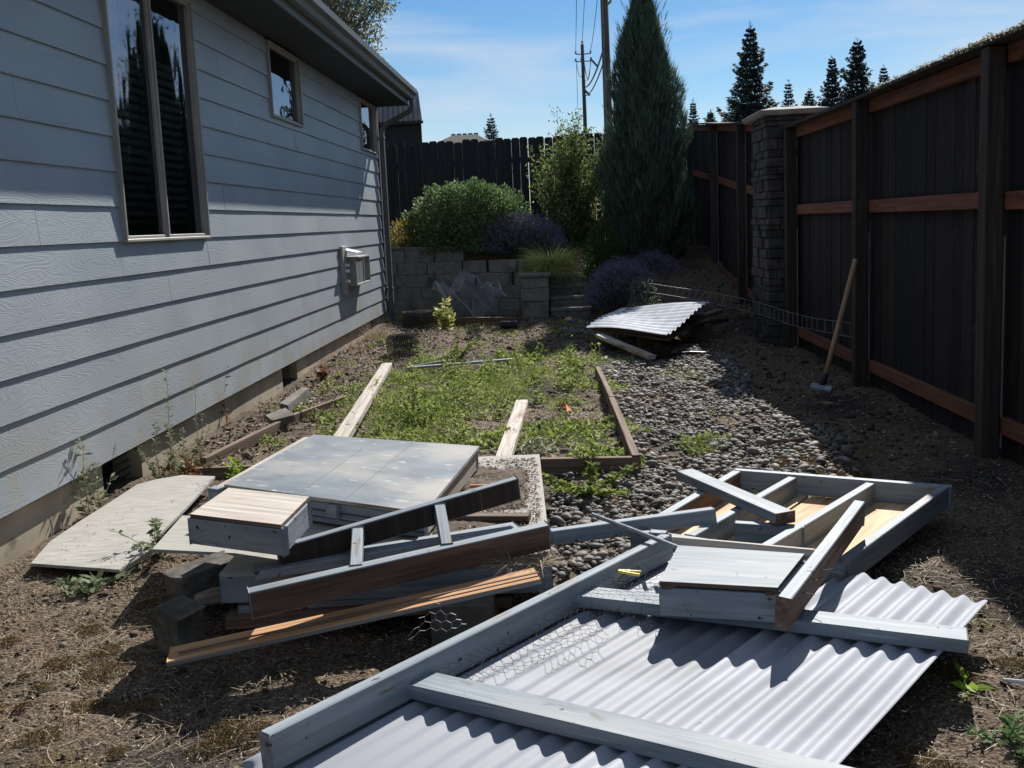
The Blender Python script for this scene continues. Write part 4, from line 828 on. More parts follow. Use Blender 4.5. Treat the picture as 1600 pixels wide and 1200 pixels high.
# ------------------------------------------------------------------ left pile
DZ = .20
dp = thing('door_panel', at(600, 830, 0), 'large flat door panel under the pile, strewn with soil at its bare right end', 'panel')
dA, dB, dC, dD = at(343, 903, DZ), at(862, 883, DZ), at(843, 714, DZ), None
dD = dA + (dC - dB)
beam('rail', dA, dB, .038, .089, m_paint, dp, side=1); i = (dD - dA).normalized() * .04
beam('rail', dA + i, dD, .038, .089, m_paint, dp, side=-1); beam('rail', dB + i, dC, .038, .089, m_paint, dp, side=1)
up_ = Vector((0, 0, .0135)); plate('skin', [dA + up_, dB + up_, dC + up_, dD + up_], .012, m_oldply, dp)
# soil heaped on it
def heap(name, quad, z, hgt, m, parent, n=46, seed=1):
    vs = []; rr = random.Random(seed); Q = [Vector(p) for p in quad]
    for i in range(n + 1):
        for j in range(n + 1):
            u, v = i / n, j / n; p = Q[0].lerp(Q[1], u).lerp(Q[3].lerp(Q[2], u), v); w = min(u, 1 - u, v, 1 - v) * 4; w = min(1, w)
            h = hgt * (noise.noise(Vector((p.x * 7, p.y * 7, seed))) + .62 - .35 * max(0, noise.noise(Vector((p.x * 5, p.y * 5, 9))))) * w + .004 * noise.noise(Vector((p.x * 60, p.y * 60, seed))) - .006 * (1 - w) - .0015
            vs.append((p.x, p.y, z + h))
    fs = [(i * (n + 1) + j, (i + 1) * (n + 1) + j, (i + 1) * (n + 1) + j + 1, i * (n + 1) + j + 1) for i in range(n) for j in range(n)]
    return np_mesh(name, np.array(vs), np.array(fs), m, parent, smooth=True)
ex = (dB - dA).normalized(); ey = (dC - dB).normalized()
q0 = dB + ey * .12 - ex * .45; so_ = heap('soil', [q0, dB + ey * .12 - ex * .03, dC - ey * .06 - ex * .02, dC - ey * .06 - ex * .40], DZ + .0135, .018, m_soil, dp)
n = 5200; u_ = RNG.random(n) ** .7; v_ = RNG.random(n); base = np.array(q0)[None] + np.outer(u_, np.array(ex) * .43) + np.outer(v_, np.array(ey) * 1.24); base[:, 2] = DZ + .018
keep = np.sin(base[:, 0] * 17) * np.sin(base[:, 1] * 9 + base[:, 0] * 4) > -.9; base = base[keep]; n = len(base)
Va, Fa = leaves(base, np.stack([RNG.normal(size=n), RNG.normal(size=n), RNG.normal(size=n) * .25], 1), U(.005, .02, n), U(.002, .006, n)); o = np_mesh('soil_crumbs', Va, Fa, m_chip, dp); tag(o, kind='stuff')

# lid box lying on it
LZ = .326
lb = thing('lid_box', at(560, 740, .22), 'big shallow box with a chalk-streaked grey plywood top, highest large piece of the pile', 'panel')
lA, lB, lC, lD = at(350, 757, LZ), at(664, 800, LZ), at(749, 697, LZ), at(490, 679, LZ)
plate('top', [lA, lB, lC, lD], .013, m_lid, lb, m_bleach)
for u_ in (.40, .63):
    p, q = lA.lerp(lB, u_), lD.lerp(lC, u_); beam('seam', p + (q - p) * .01 + Vector((0, 0, .0006)), p + (q - p) * .985 + Vector((0, 0, .0006)), (.0014), .002, m_trim, lb, bevel=0, warp=0)
def off(p, q, t): return p + (q - p).normalized() * t
ctr = (lA + lB + lC + lD) / 4; K = [ctr + (p - ctr) * .985 - Vector((0, 0, .0145)) for p in (lA, lB, lC, lD)]
beam('side_board', K[0], K[1], .02, .082, m_paint, lb, side=1); beam('side_board', K[3], K[2], .02, .082, m_paint, lb, side=-1)
i = (K[3] - K[0]).normalized() * .022; beam('side_board', K[1] + i, K[2] - i, .02, .085, m_bleach, lb, side=1); beam('side_board', K[0] + i, K[3] - i, .02, .082, m_paint, lb, side=-1)
w_ = (lA - lB).normalized(); beam('edge_batten', lA + w_ * .062 - Vector((0, 0, .016)), lD + w_ * .062 - Vector((0, 0, .016)), .045, .05, m_bleach, lb, side=-1)
for k, z in enumerate((.035, .062)):
    beam('clapboard', K[0] - Vector((0, 0, z)) + i * .0 - i.normalized() * .004, K[1] - Vector((0, 0, z)) - i.normalized() * .004, .0035, .0025, m_black, lb, side=1, bevel=0)
sm = (K[1] - K[0]); b0 = K[0] + sm * .55 - i.normalized() * .022
beam('cleat', b0 - Vector((0, 0, .004)), b0 + sm.normalized() * .05 - Vector((0, 0, .004)), .02, .05, m_paint, lb, side=1)
B = MB(); p = K[0] - Vector((.03, .02, .0)); lbk = beam('corner_post', K[0] + w_ * .058, K[0] + w_ * .004, .04, .07, m_paint, lb, side=-1)

h1 = hatch('hatch_box', ('small square hatch box with bleached, striped wooden lid, topmost on the left of the pile', 'box'), [(297, 803), (439, 820), (483, 776), (357, 762)], .405, .001, (m_bleach, m_brown), m_paint, fh=.085, over=.03)

# ladder-like trestle frame
tf_ = thing('trestle_frame', at(640, 850, .2), 'ladder-like timber frame with two rungs lying across the left pile', 'timber frame')
R1a, R1b = at(389, 928, .262), at(859, 820, .315); R2a, R2b = at(432, 857, .305), at(809, 748, .412)
beam('rail', R1a, R1b, .038, .086, [m_paint_l, m_brown], tf_, side=1, roll=6, mi=(1, 0, 1, 1, 1, 1))
beam('rail', R2a, R2b, .030, .080, [m_paint_l, m_post], tf_, side=1, roll=6, mi=(1, 0, 1, 1, 1, 1))
def onl(a, b, px_): # point of the top edge under a pixel column
    lo, hi = 0., 1.
    def prx(p): c = RW.T @ (np.array(p) - CAM); return CX + F * c[0] / c[2]
    for _ in range(40):
        m_ = (lo + hi) / 2
        if prx(a.lerp(b, m_)) < px_: lo = m_
        else: hi = m_
    return a.lerp(b, lo)
for xa, xb in ((549, 545), (678, 690)):
    p, q = onl(R2a, R2b, xa), onl(R1a, R1b, xb); dd = (p - q).normalized(); beam('rung', q + dd * .03 + Vector((0, 0, -.002)), p - dd * .002 - Vector((0, 0, .004)), .036, .05, m_paint_l, tf_, side=-1)
o = beam('flat_board', at(397, 893, .249), at(815, 826, .262), .10, .030, m_paint_l, side=1, roll=-3); lab(o, 'flat blue-grey board lying under the trestle frame, its left end square', 'board', 'loose boards')
o = beam('short_plank', at(655, 800, .238), at(830, 800, .242), .05, .020, m_brown, side=-1); lab(o, 'brown strip of wood under the rear rail of the trestle frame', 'plank', 'loose boards')
o = beam('pink_lath', at(735, 757, .27), at(790, 757, .27), .012, .012, m_fresh, side=-1, bevel=.001); lab(o, 'thin reddish lath end poking out from beneath the chalky lid box', 'lath')
o = beam('grooved_board', at(259, 1035, .105), at(846, 905, .215), .095, .016, [m_fresh, m_paint_l, m_brown], side=1, roll=3, mi=(1, 0, 1, 1, 1, 1)); lab(o, 'long board with fresh orange wood face at the lower edge of the left pile', 'board', 'loose boards')
u = (at(846, 905, .215) - at(259, 1035, .105)).normalized(); v = Vector((0, 0, 1)).cross(u).normalized(); nn_ = u.cross(v)
o2 = beam('tongue', at(259, 1035, .105) + u * .03 + v * .030 + nn_ * .009, at(846, 905, .215) + v * .030 + nn_ * .009, .007, .003, m_brown, None, side=1, bevel=.0005, roll=3)
M0 = o2.matrix_world.copy(); o2.parent = o; o2.matrix_parent_inverse = Matrix(); o2.matrix_local = PW[o.name_full].inverted() @ M0

for a_, b_, w_2, h_2, m_2, l_2 in ((at(352, 968, .075), at(800, 932, .085), .09, .038, m_brown, 'brown board in the dark gap under the front rail of the door panel'), (at(372, 949, .10), at(640, 930, .10), .035, .05, m_paint, 'grey batten wedged under the left front of the door panel'), (at(300, 940, .045), at(560, 905, .06), .12, .02, m_bleach, 'weathered plank end half hidden behind the concrete edging blocks')):
    o = beam('under_board', a_, b_, w_2, h_2, m_2, side=1); lab(o, l_2, 'board', 'boards under the left pile')
# concrete edging blocks, one end rounded, the other hollow
m_edger = mat('weathered dark concrete', [(.35, (.07, .064, .055)), (.55, (.115, .105, .092)), (.75, (.17, .157, .137))], (1, 1, 1), 26, 9, .95, .9, .006, [((.05, .048, .035), 4, .55, .7, (1, 1, 1)), ((.04, .036, .03), 60, .62, .70, (1, 1, 1))])
def edger(label, o, u, v, n_, L_, W_, T_):
    pts = []; r = W_ / 2
    for k in range(11): a = pi / 2 + pi * k / 10; pts.append((r * .55 + r * .55 * cos(a) - 0, r * sin(a)))
    for k in range(9): a = -pi / 2 + pi * k / 8; pts.append((L_ - r * .35 * cos(a), r * .98 * sin(a)))
    B = MB(); B.poly(pts, 0, T_); ob = B.build('edging_block', m_edger, None, frame_matrix(Vector(o), u, v, n_), bevel=.006, seg=2); lab(ob, label, 'concrete block', 'concrete edging blocks')
u = Vector((.80, -.52, -.10)).normalized(); n_ = Vector((.50, .80, .10)); n_ = (n_ - u * n_.dot(u)).normalized(); v = n_.cross(u)
p = at(236, 980, .082); edger('concrete edging block tipped on its edge at the front of the left pile', p, u, v, n_, .165, .165, .10)
u = Vector((.62, .78, .02)).normalized(); v = Vector((0, 0, 1)).cross(u).normalized(); n_ = u.cross(v)
p = at(262, 900, .178); edger('concrete edging block lying flat, rounded end outward, just behind the tipped one', p - n_ * .07, u, v, n_, .26, .13, .07)
for k, (x, y, w, d_, h) in enumerate(((-.35, 3.1, .2, .4, .1), (-.3, 4.1, .2, .2, .1), (-1.0, 4.1, .2, .2, .1))):
    B = MB(); B.box((x - w / 2, y - d_ / 2, -.03), (x + w / 2, y + d_ / 2, .108)); o = B.build('support_block', m_block, None, bevel=.008); lab(o, ('support block hidden under the front right of the door panel', 'support block under the far right of the door panel', 'support block under the far left of the door panel')[k], 'concrete block', 'concrete edging blocks')

# weathered sheets on the ground, left
P = [at(x, y, z) for x, y, z in ((48, 880, .03), (187, 890, .035), (236, 848, .05), (292, 792, .065), (336, 744, .075), (285, 742, .07), (243, 749, .06), (214, 757, .05), (168, 787, .05), (128, 812, .04), (78, 846, .03))]
me_ = MB(); top = [(p.x, p.y, p.z) for p in P]; nT = len(top); me_.add(top + [(x, y, z - .012) for x, y, z in top], [tuple(range(nT)), tuple(range(2 * nT - 1, nT - 1, -1))] + [((i + 1) % nT, i, nT + i, nT + (i + 1) % nT) for i in range(nT)])
o = me_.build('plywood_sheet', m_oldply, None); lab(o, 'weathered pale plywood sheet with a curved edge, flat on the dirt beside the house', 'plywood', 'weathered plywood sheets')
bm = bmesh.new(); bm.from_mesh(o.data); bmesh.ops.triangulate(bm, faces=[f for f in bm.faces if len(f.verts) > 4]); bmesh.ops.recalc_face_normals(bm, faces=bm.faces); bm.to_mesh(o.data); bm.free()
P = [at(x, y, .175) for x, y in ((238, 858), (383, 865), (400, 815), (285, 805))]
o = plate('plywood_sheet', P, .012, m_oldply); lab(o, 'small pale plywood piece jutting from below the bleached hatch box', 'plywood', 'weathered plywood sheets')
o = beam('ground_lath', at(192, 887, .03), at(268, 838, .09), .02, .02, m_bleach, side=1); lab(o, 'thin pale lath beside the right edge of the large plywood sheet', 'lath')

sheet_pts = [at(x, y, z) for x, y, z in ((48, 880, .03), (187, 890, .035), (336, 744, .075), (214, 757, .05))]
n = 420; u_ = RNG.random(n); v_ = U(.04, .96, n); S0, S1, S2, S3 = [np.array(p) for p in sheet_pts]; edge_ = RNG.random(n) < .6; u_ = np.where(edge_, 1 - RNG.random(n) ** 2 * .3, u_ * .9 + .08)
c = (S0[None] * (1 - u_[:, None]) + S1[None] * u_[:, None]) * (1 - v_[:, None]) + (S3[None] * (1 - u_[:, None]) + S2[None] * u_[:, None]) * v_[:, None] + np.array([0, 0, .002])
Va, Fa = leaves(c, np.stack([RNG.normal(size=n), RNG.normal(size=n), .1 * np.ones(n)], 1), U(.004, .016, n), .004); o_ = np_mesh('bark_crumbs', Va, Fa, m_chip); tag(o_, 'dark bark crumbs strewn over the large pale plywood sheet', 'debris', kind='stuff')
q_ = at(815, 872, DZ + .02); n = 500; p_ = np.stack([q_.x + U(-.11, .10, n), q_.y + U(-.07, .06, n), np.full(n, DZ + .016) + RNG.random(n) ** 2 * .02], 1); d_ = np.stack([RNG.normal(size=n), RNG.normal(size=n), U(-.1, .35, n)], 1)
Va, Fa = blades(p_, d_, U(.03, .11, n), .0022, .4, 3); o_ = np_mesh('dry_straw', Va, Fa, f_dry); tag(o_, 'wad of dry straw on the right front corner of the door panel', 'straw', kind='stuff')

# ------------------------------------------------------------------ garden bed edging and planks
def plank(name, label, a, b, w, h, m, side=1, cat='plank', group='planks of the garden bed', roll=0): o = beam(name, a, b, w, h, m, side=side, roll=roll); lab(o, label, cat, group); return o
plank('pale_beam', 'long bleached timber running from under the lid box to the middle left', at(514, 690, .13), at(597, 567, .10), .092, .045, m_bleach, -1, 'timber', 'loose timbers')
plank('pale_beam', 'shorter bleached timber between the lid box and the weeds, right of the longer one', at(770, 722, .10), at(806, 625, .07), .085, .04, m_bleach, -1, 'timber', 'loose timbers')
m_bed = mat('old brown bed board', [(.3, (.10, .065, .045)), (.55, (.18, .125, .09)), (.8, (.28, .21, .16))], GR, 5, 8, .85, .6, .003)
plank('bed_board', 'brown bed edging board on the right, curving slightly past the pebbles', at(1000, 711, .10), at(960, 620, .10), .04, .10, m_bed, 1)
plank('bed_board', 'far piece of the right bed edging, thin and brown', at(961, 622, .10), at(937, 572, .08), .035, .09, m_bed, 1)
plank('bed_board', 'near bed edging board joining the right one at a corner', at(846, 714, .085), at(1001, 712, .09), .04, .085, m_bed, -1)
plank('bed_board', 'long brown bed edging board on the left, parallel to the house', at(322, 716, .05), at(470, 643, .05), .035, .07, m_bed, 1)
plank('bed_board', 'far piece of the left bed edging, half buried in weeds', at(471, 643, .05), at(545, 617, .04), .03, .06, m_bed, 1)
plank('bed_board', 'near left bed edging board behind the plywood sheet', at(300, 732, .05), at(440, 727, .05), .035, .07, m_bed, 1)
def paver(label, cs, z, th):
    P = [at(*c, z + dz) for c, dz in cs]; o = plate('paver', P, th, m_block); lab(o, label, 'paver', 'loose pavers')
paver('grey paver tilted against the left bed board', [((425, 657), -.03), ((460, 648), -.01), ((446, 637), .01), ((414, 645), .0)], .09, .05)
paver('longer grey paver farther up the mulch strip by the house', [((437, 630), 0), ((450, 633), 0), ((483, 606), .03), ((471, 605), .03)], .1, .06)
plank('grey_batten', 'thin blue-grey metal batten lying across the far end of the weeds', at(636, 574, .06), at(803, 560, .05), .05, .02, m_paint_l, 1, 'batten', 'far battens')
plank('timber_edge', 'dark timber lying along the foot of the block wall', at(640, 497, .09), at(806, 496, .09), .06, .09, m_brown, 1, 'timber', 'loose timbers')
B = MB(); q = at(783, 508, .05); B.tube([q, q + Vector((.20, -.02, .0))], .052, 14); o = B.build('pipe_piece', m_black, None); lab(o, 'short black pipe piece at the end of the dark timber', 'pipe')
B = MB(); pts = [at(1023, 560, .02), at(1040, 556, .025), at(1060, 553, .02), at(1078, 551, .03), at(1108, 552, .015)]; B.tube(pts, .016, 8); o = B.build('black_hose', m_black, None); lab(o, 'black hose end lying on the pebbles beside the patch of moss', 'hose')

# ------------------------------------------------------------------ second pile with metal sheets, far right
sp = thing('metal_sheet', at(1010, 510, .2), 'warped whitish corrugated sheet on top of the far pile', 'corrugated sheet')
cN, cE = at(916, 512, .20), at(1042, 521, .27); fN, fE = at(970, 479, .24), at(1108, 473, .38)
ns, nt = 24, 90; vs = []
for i in range(ns + 1):
    for j in range(nt + 1):
        u, v = i / ns, j / nt; p = cN.lerp(cE, u).lerp(fN.lerp(fE, u), v); vs.append((p.x, p.y + .01 * sin(u * 7), p.z + .011 * sin(v * 2 * pi * 10) + .02 * sin(u * 4 + v * 5)))
k = len(vs); w = nt + 1; vs += [(a, b, c - .002) for a, b, c in vs]; fs = [(i * w + j, (i + 1) * w + j, (i + 1) * w + j + 1, i * w + j + 1) for i in range(ns) for j in range(nt)]
np_mesh('sheet', np.array(vs), np.array(fs + [tuple(k + q for q in f[::-1]) for f in fs]), m_steelc, sp, smooth=True)
o = plate('dark_board', [at(925, 513, .165), at(1045, 530, .17), at(1110, 490, .26), at(985, 486, .2)], .02, m_brown); lab(o, 'dark board directly beneath the warped corrugated sheet', 'board', 'loose boards')
plank('long_lath', 'long thin lath sticking out left from under the corrugated sheet', at(890, 507, .17), at(1035, 523, .20), .04, .018, m_bed, 1, 'lath', 'laths of the far pile')
plank('pale_plank', 'pale plank propped low in front of the far pile', at(931, 522, .17), at(1012, 556, .06), .085, .035, m_bleach, 1, 'plank', 'loose boards')
plank('dark_timber', 'dark timber sticking out of the right side of the far pile', at(1060, 505, .20), at(1130, 483, .25), .09, .04, m_brown, 1, 'timber', 'loose timbers')
plank('dark_timber', 'second dark timber below it on the right of the far pile', at(1050, 515, .12), at(1138, 497, .15), .09, .04, m_post, 1, 'timber', 'loose timbers')
for (x, y), l in zip(((.9, 9.9), (1.5, 10.5), (.75, 10.8)), ('left', 'right', 'back')): B = MB(); B.box((x - .12, y - .1, -.05), (x + .12, y + .1, float(gh(x, y)) + .15)); o = B.build('timber_block', m_brown, None, bevel=.01); lab(o, 'rough timber offcut carrying the far pile, the %s one in its shadow' % l, 'timber', 'offcuts under the far pile')

# welded wire strip against the fence
tp_ = [(989, 439), (1050, 448), (1106, 456), (1159, 466), (1200, 477), (1237, 489), (1275, 498), (1342, 506)]; bt_ = [(986, 452), (1019, 458), (1094, 470), (1159, 484), (1200, 495), (1237, 508), (1275, 516), (1342, 529)]
Yt = [12.2, 11.2, 10.4, 9.7, 9.0, 8.4, 7.9, 7.2]; T_ = [aty(x, y, Y) for (x, y), Y in zip(tp_, Yt)]; B_ = [aty(x, y, Y) for (x, y), Y in zip(bt_, Yt)]; B_[1] = aty(1050, 462, Yt[1])
e = []; full = lambda arr, t: arr[min(int(t * 7), 6)].lerp(arr[min(int(t * 7), 6) + 1], t * 7 - min(int(t * 7), 6))
for k in range(36): t0, t1 = k / 36, (k + 1) / 36; e += [(full(T_, t0), full(T_, t1)), (full(B_, t0), full(B_, t1)), (full(T_, t0), full(B_, t0))]
o = wires('welded_wire_strip', e + [(B_[0], B_[0] - Vector((.02, .0, .18)))], .0028, m_wire); lab(o, 'long narrow welded wire strip sagging from the dark corner to the fence post', 'wire fencing')

# sledgehammer
sh = thing('sledgehammer', at(1275, 608, 0), 'long-handled sledgehammer leaning on the fence post', 'sledgehammer')
ht = atx(1337, 405, 2.10); hb = at(1288, 592, .10); B = MB(); B.tube([hb, hb.lerp(ht, .3), hb.lerp(ht, .6), ht - (ht - hb).normalized() * .03, ht], .016, 12, r1=.0185); B.build('handle', m_handle, sh, smooth=True)
B = MB(); B.tube([hb + (hb - ht).normalized() * .06, hb + (ht - hb).normalized() * .04], .0225, 12); B.build('collar', m_black, sh, smooth=True)
hc = hb + (hb - ht).normalized() * .07; B = MB(); d = Vector((-.75, .5, .12)).normalized(); B.tube([hc - d * .075, hc - d * .065, hc - d * .02, hc + d * .02, hc + d * .065, hc + d * .075], .032, 8); B.build('head', m_steel, sh, bevel=.004)

# rolls of netting, crumpled wire
def net_roll(label, c, r, L_, ax, turns=3):
    ax = Vector(ax).normalized(); a = ax.orthogonal().normalized(); b = ax.cross(a); e = []
    def fn(u, v):
        th = u / r * 1.0; rr_ = r - .012 * th / (2 * pi) + .006 * sin(5 * th + v * 20); p = Vector(c) + ax * (v - L_ / 2) + (a * cos(th) + b * sin(th)) * rr_; return p
    e = hexnet(fn, 2 * pi * r * turns * .8, L_, .026); o = wires('netting_roll', e, .0026, m_dwire); lab(o, label, 'wire roll', 'rolls of black netting')
net_roll('front roll of black netting standing beside the house corner', at(630, 540, .1) , .125, .30, (1, -.15, .05))
net_roll('darker roll of netting lying farther back against the house corner', at(655, 500, .12), .12, .42, (1, .1, .0))
net_roll('small loose coil of netting right of the dirt heap', at(740, 520, .08), .09, .16, (.9, .3, .1), 2)
def heapfn(u, v):
    x = -1.75 + u * .95; z = .05 + v * .98; env = .60 - .42 * abs(u - .45) + .05 * sin(u * 14 + 1) + .04 * sin(u * 37); 
    if z > env: z = env - (z - env) * .3
    y = 13.55 + .28 * sin(u * 7 + v * 5) * (1 - .2 * v) + .10 * sin(v * 17 + u * 9) + .05 * sin(u * 31)
    return Vector((x + .06 * sin(v * 9 + u * 3), y - .15 * (1 - v), z + .05 * sin(u * 19 + v * 11)))
e = hexnet(heapfn, 1., .8, .03); o = wires('wire_heap', e, .0015, mat('bright zinc wire', [(.3, (.55, .55, .56)), (.7, (.75, .75, .76))], rough=.4, metal=.3, bump=0)); lab(o, 'crumpled heap of pale chicken wire leaning on the block wall', 'chicken wire')

# ------------------------------------------------------------------ ground cover
def zg(x, y): return gh(x, y)
def scatter(n, x0, x1, y0, y1, mask=None, dens=None):
    x = U(x0, x1, n); y = U(y0, y1, n)
    if mask is not None: k = mask(x, y); x, y = x[k], y[k]
    return x, y
# region of river stones
def pebmask(x, y):
    w1 = .34 + .06 * np.sin(y * 3); right = 1.45 - .12 * np.sin(y * 2.1) - .35 * sstep(5.2, 3.6, y)
    a = (x > w1) & (x < right) & (y > 2.9) & (y < 9.7)
    b = (x > -.08) & (x <= .5) & (y > 2.75) & (y < 5.05)
    c = (x > .0) & (x < 1.0) & (y > 9.4) & (y < 12.6) & (np.sin(x * 9 + y * 5) > .2)
    return a | b | c
bm = bmesh.new(); bmesh.ops.create_icosphere(bm, subdivisions=2, radius=1); IV = np.array([v.co[:] for v in bm.verts]); IF = np.array([[v.index for v in f.verts] for f in bm.faces]); bm.free()
x, y = scatter(33000, -.1, 1.8, 2.7, 12.6, pebmask); 
hole = (np.sin(x * 6.1 + 1) * np.sin(y * 4.3 + x) > .42) & (RNG.random(len(x)) < .7); x, y = x[~hole], y[~hole]; n = len(x)
sz = np.exp(RNG.normal(size=n) * .42) * .0125; sz = np.clip(sz, .005, .036); asp = U(.62, 1., n); flat = U(.42, .7, n); rz = U(0, pi, n); tl = RNG.normal(size=n) * .28; t2 = RNG.normal(size=n) * .28
q = IV[None] * np.stack([sz, sz * asp, sz * flat], 1)[:, None, :]; q = q * (1 + .09 * RNG.normal(size=(n, 1, 3)) * 0 + .06 * np.sin(IV[None, :, :1] * 3 + rz[:, None, None] * 7))
cz, szz = np.cos(rz)[:, None], np.sin(rz)[:, None]; q = np.stack([q[..., 0] * cz - q[..., 1] * szz, q[..., 0] * szz + q[..., 1] * cz, q[..., 2]], -1)
ct, st_ = np.cos(tl)[:, None], np.sin(tl)[:, None]; q = np.stack([q[..., 0], q[..., 1] * ct - q[..., 2] * st_, q[..., 1] * st_ + q[..., 2] * ct], -1)
ct, st_ = np.cos(t2)[:, None], np.sin(t2)[:, None]; q = np.stack([q[..., 0] * ct + q[..., 2] * st_, q[..., 1], -q[..., 0] * st_ + q[..., 2] * ct], -1)
zz = zg(x, y) + sz * flat * .55 + RNG.random(n) ** 2 * .014; q = q + np.stack([x, y, zz], 1)[:, None, :]
o = np_mesh('river_stones', q.reshape(-1, 3), (IF[None] + (np.arange(n) * len(IV))[:, None, None]).reshape(-1, 3), m_peb, smooth=True); tag(o, 'grey rounded river stones filling the strip between bed and fence', 'gravel', kind='stuff')

# clods and crumbs of soil
bm = bmesh.new(); bmesh.ops.create_icosphere(bm, subdivisions=1, radius=1); IV1 = np.array([v.co[:] for v in bm.verts]); IF1 = np.array([[v.index for v in f.verts] for f in bm.faces]); bm.free()
def clods(label, n, x0, x1, y0, y1, s0, m):
    x = U(x0, x1, n); y = U(y0, y1, n); k = (~pebmask(x, y)) | (RNG.random(n) < .2); x, y = x[k], y[k]; n = len(x); sz = np.clip(np.exp(RNG.normal(size=n) * .5) * s0, .002, s0 * 4)
    q = IV1[None] * sz[:, None, None] * (1 + .28 * RNG.normal(size=(n, len(IV1), 1))) * np.stack([U(.7, 1.3, n), U(.7, 1.3, n), U(.45, .8, n)], 1)[:, None, :]
    q = q + np.stack([x, y, gh(x, y) + sz * .25], 1)[:, None, :]
    o = np_mesh('soil_clods', q.reshape(-1, 3), (IF1[None] + (np.arange(n) * len(IV1))[:, None, None]).reshape(-1, 3), m); tag(o, label, 'soil', kind='stuff')
m_clod = mat('soil clods', None, island=[(0, (.03, .022, .016)), (.6, (.095, .07, .05)), (1, (.21, .165, .12))], rough=.95, bump=0, rnd=0)
clods('loose crumbs and small clods of dry soil in the foreground', 16000, -2.25, 2.25, 1.6, 4.8, .0042, m_clod)
clods('loose clods of dry soil farther back', 14000, -2.25, 2.25, 4.8, 13.6, .008, m_clod)

# mulch chips: little bent slabs
def chips(name, label, n, x0, x1, y0, y1, ln, wd, m, mask=None, cat='mulch', tilt=.35, lift=.004):
    x, y = scatter(n, x0, x1, y0, y1, mask); n = len(x); z = zg(x, y) + lift + RNG.random(n) ** 2 * .008
    d = np.stack([RNG.normal(size=n), RNG.normal(size=n), RNG.normal(size=n) * tilt], 1); Lr = ln[0] + (ln[1] - ln[0]) * RNG.random(n) ** 2.2
    Va, Fa = leaves(np.stack([x, y, z], 1), d, Lr, np.minimum(Lr * .5, U(wd[0], wd[1], n)), .3); o = np_mesh(name, Va, Fa, m); tag(o, label, cat, kind='stuff')
notpeb = lambda x, y: ~pebmask(x, y)
chips('bark_mulch', 'dark bark chips and dead needles covering the dirt in the foreground', 125000, -2.28, 2.3, 1.5, 4.6, (.003, .019), (.001, .005), m_chip, notpeb)
chips('bark_mulch', 'dark bark chips over the dirt farther back', 32000, -2.25, 2.25, 4.6, 13.5, (.008, .034), (.003, .010), m_chip, notpeb)
chips('leaf_litter', 'brown leaf litter in the strip between house and bed board', 5200, -2.24, -1.35, 4.9, 12.2, (.015, .06), (.006, .02), m_leafl, lambda x, y: (x < -1.9 + .55 * sstep(4.8, 8, y)), 'leaf litter', .55, .01)
chips('pebble_soil', 'dark soil and bark bits packed between the river stones', 26000, -.05, 1.6, 2.8, 9.7, (.004, .02), (.003, .008), m_chip, lambda x, y: pebmask(x, y) & (np.sin(x * 5 + y * 2.3) * np.sin(y * 3.1 - x) > -.3), 'debris', .5, .012)
chips('pebble_debris', 'twigs and dry bits lying among the river stones', 3200, -.05, 1.6, 2.8, 9.5, (.01, .05), (.001, .004), f_dry, pebmask, 'debris', .2, .03)
# dry straws
def straws(label, n, x0, x1, y0, y1, ln, w, m=f_dry, mask=None, lift=.008):
    x, y = scatter(n, x0, x1, y0, y1, mask); n = len(x); p = np.stack([x, y, zg(x, y) + lift + RNG.random(n) * .006], 1); a = U(0, 2 * pi, n); d = np.stack([np.cos(a), np.sin(a), U(-.02, .14, n)], 1)
    side = np.stack([-np.sin(a), np.cos(a), np.zeros(n)], 1) * RNG.normal(size=(n, 1)) * .9; side[:, 2] = -.12
    n_ = n; ll = ln[0] + (ln[1] - ln[0]) * RNG.random(n) ** 2.5; Vs = []; q = p.copy(); dd = unit(d); r = np.stack([-np.sin(a), np.cos(a), np.zeros(n)], 1)
    for k in range(5): ww = w * (1 - .15 * k) / 2; Vs += [q - r * ww, q + r * ww]; dd = unit(dd + side * .25); q = q + dd * ll[:, None] / 4; q[:, 2] = np.maximum(q[:, 2], p[:, 2] - .004)
    V = np.stack(Vs, 1); b = (np.arange(n) * 10)[:, None]; Fq = np.concatenate([b + np.array([[2 * k, 2 * k + 1, 2 * k + 3, 2 * k + 2]]) for k in range(4)], 0)
    o = np_mesh('dry_straw', V.reshape(-1, 3), Fq, m); tag(o, label, 'straw', kind='stuff')
straws('pale dry grass stems scattered over the foreground dirt', 9000, -2.2, 2.2, 1.6, 4.2, (.012, .15), .0021, mask=notpeb)
chips('pale_flecks', 'tiny pale splinters and seed husks strewn over the foreground dirt', 16000, -2.25, 2.25, 1.55, 4.6, (.003, .016), (.0012, .0035), fol('pale splinters', [(0, (.25, .18, .12)), (.6, (.45, .37, .27)), (1, (.78, .70, .58))], 0), notpeb, 'splinters', .5, .008)
straws('dry grass stems scattered farther back', 1500, -2.2, 2.2, 4.2, 12.5, (.03, .28), .005)
straws('pale bleached root bits near the house', 120, -2.2, -1.2, 6.5, 12, (.1, .4), .012)

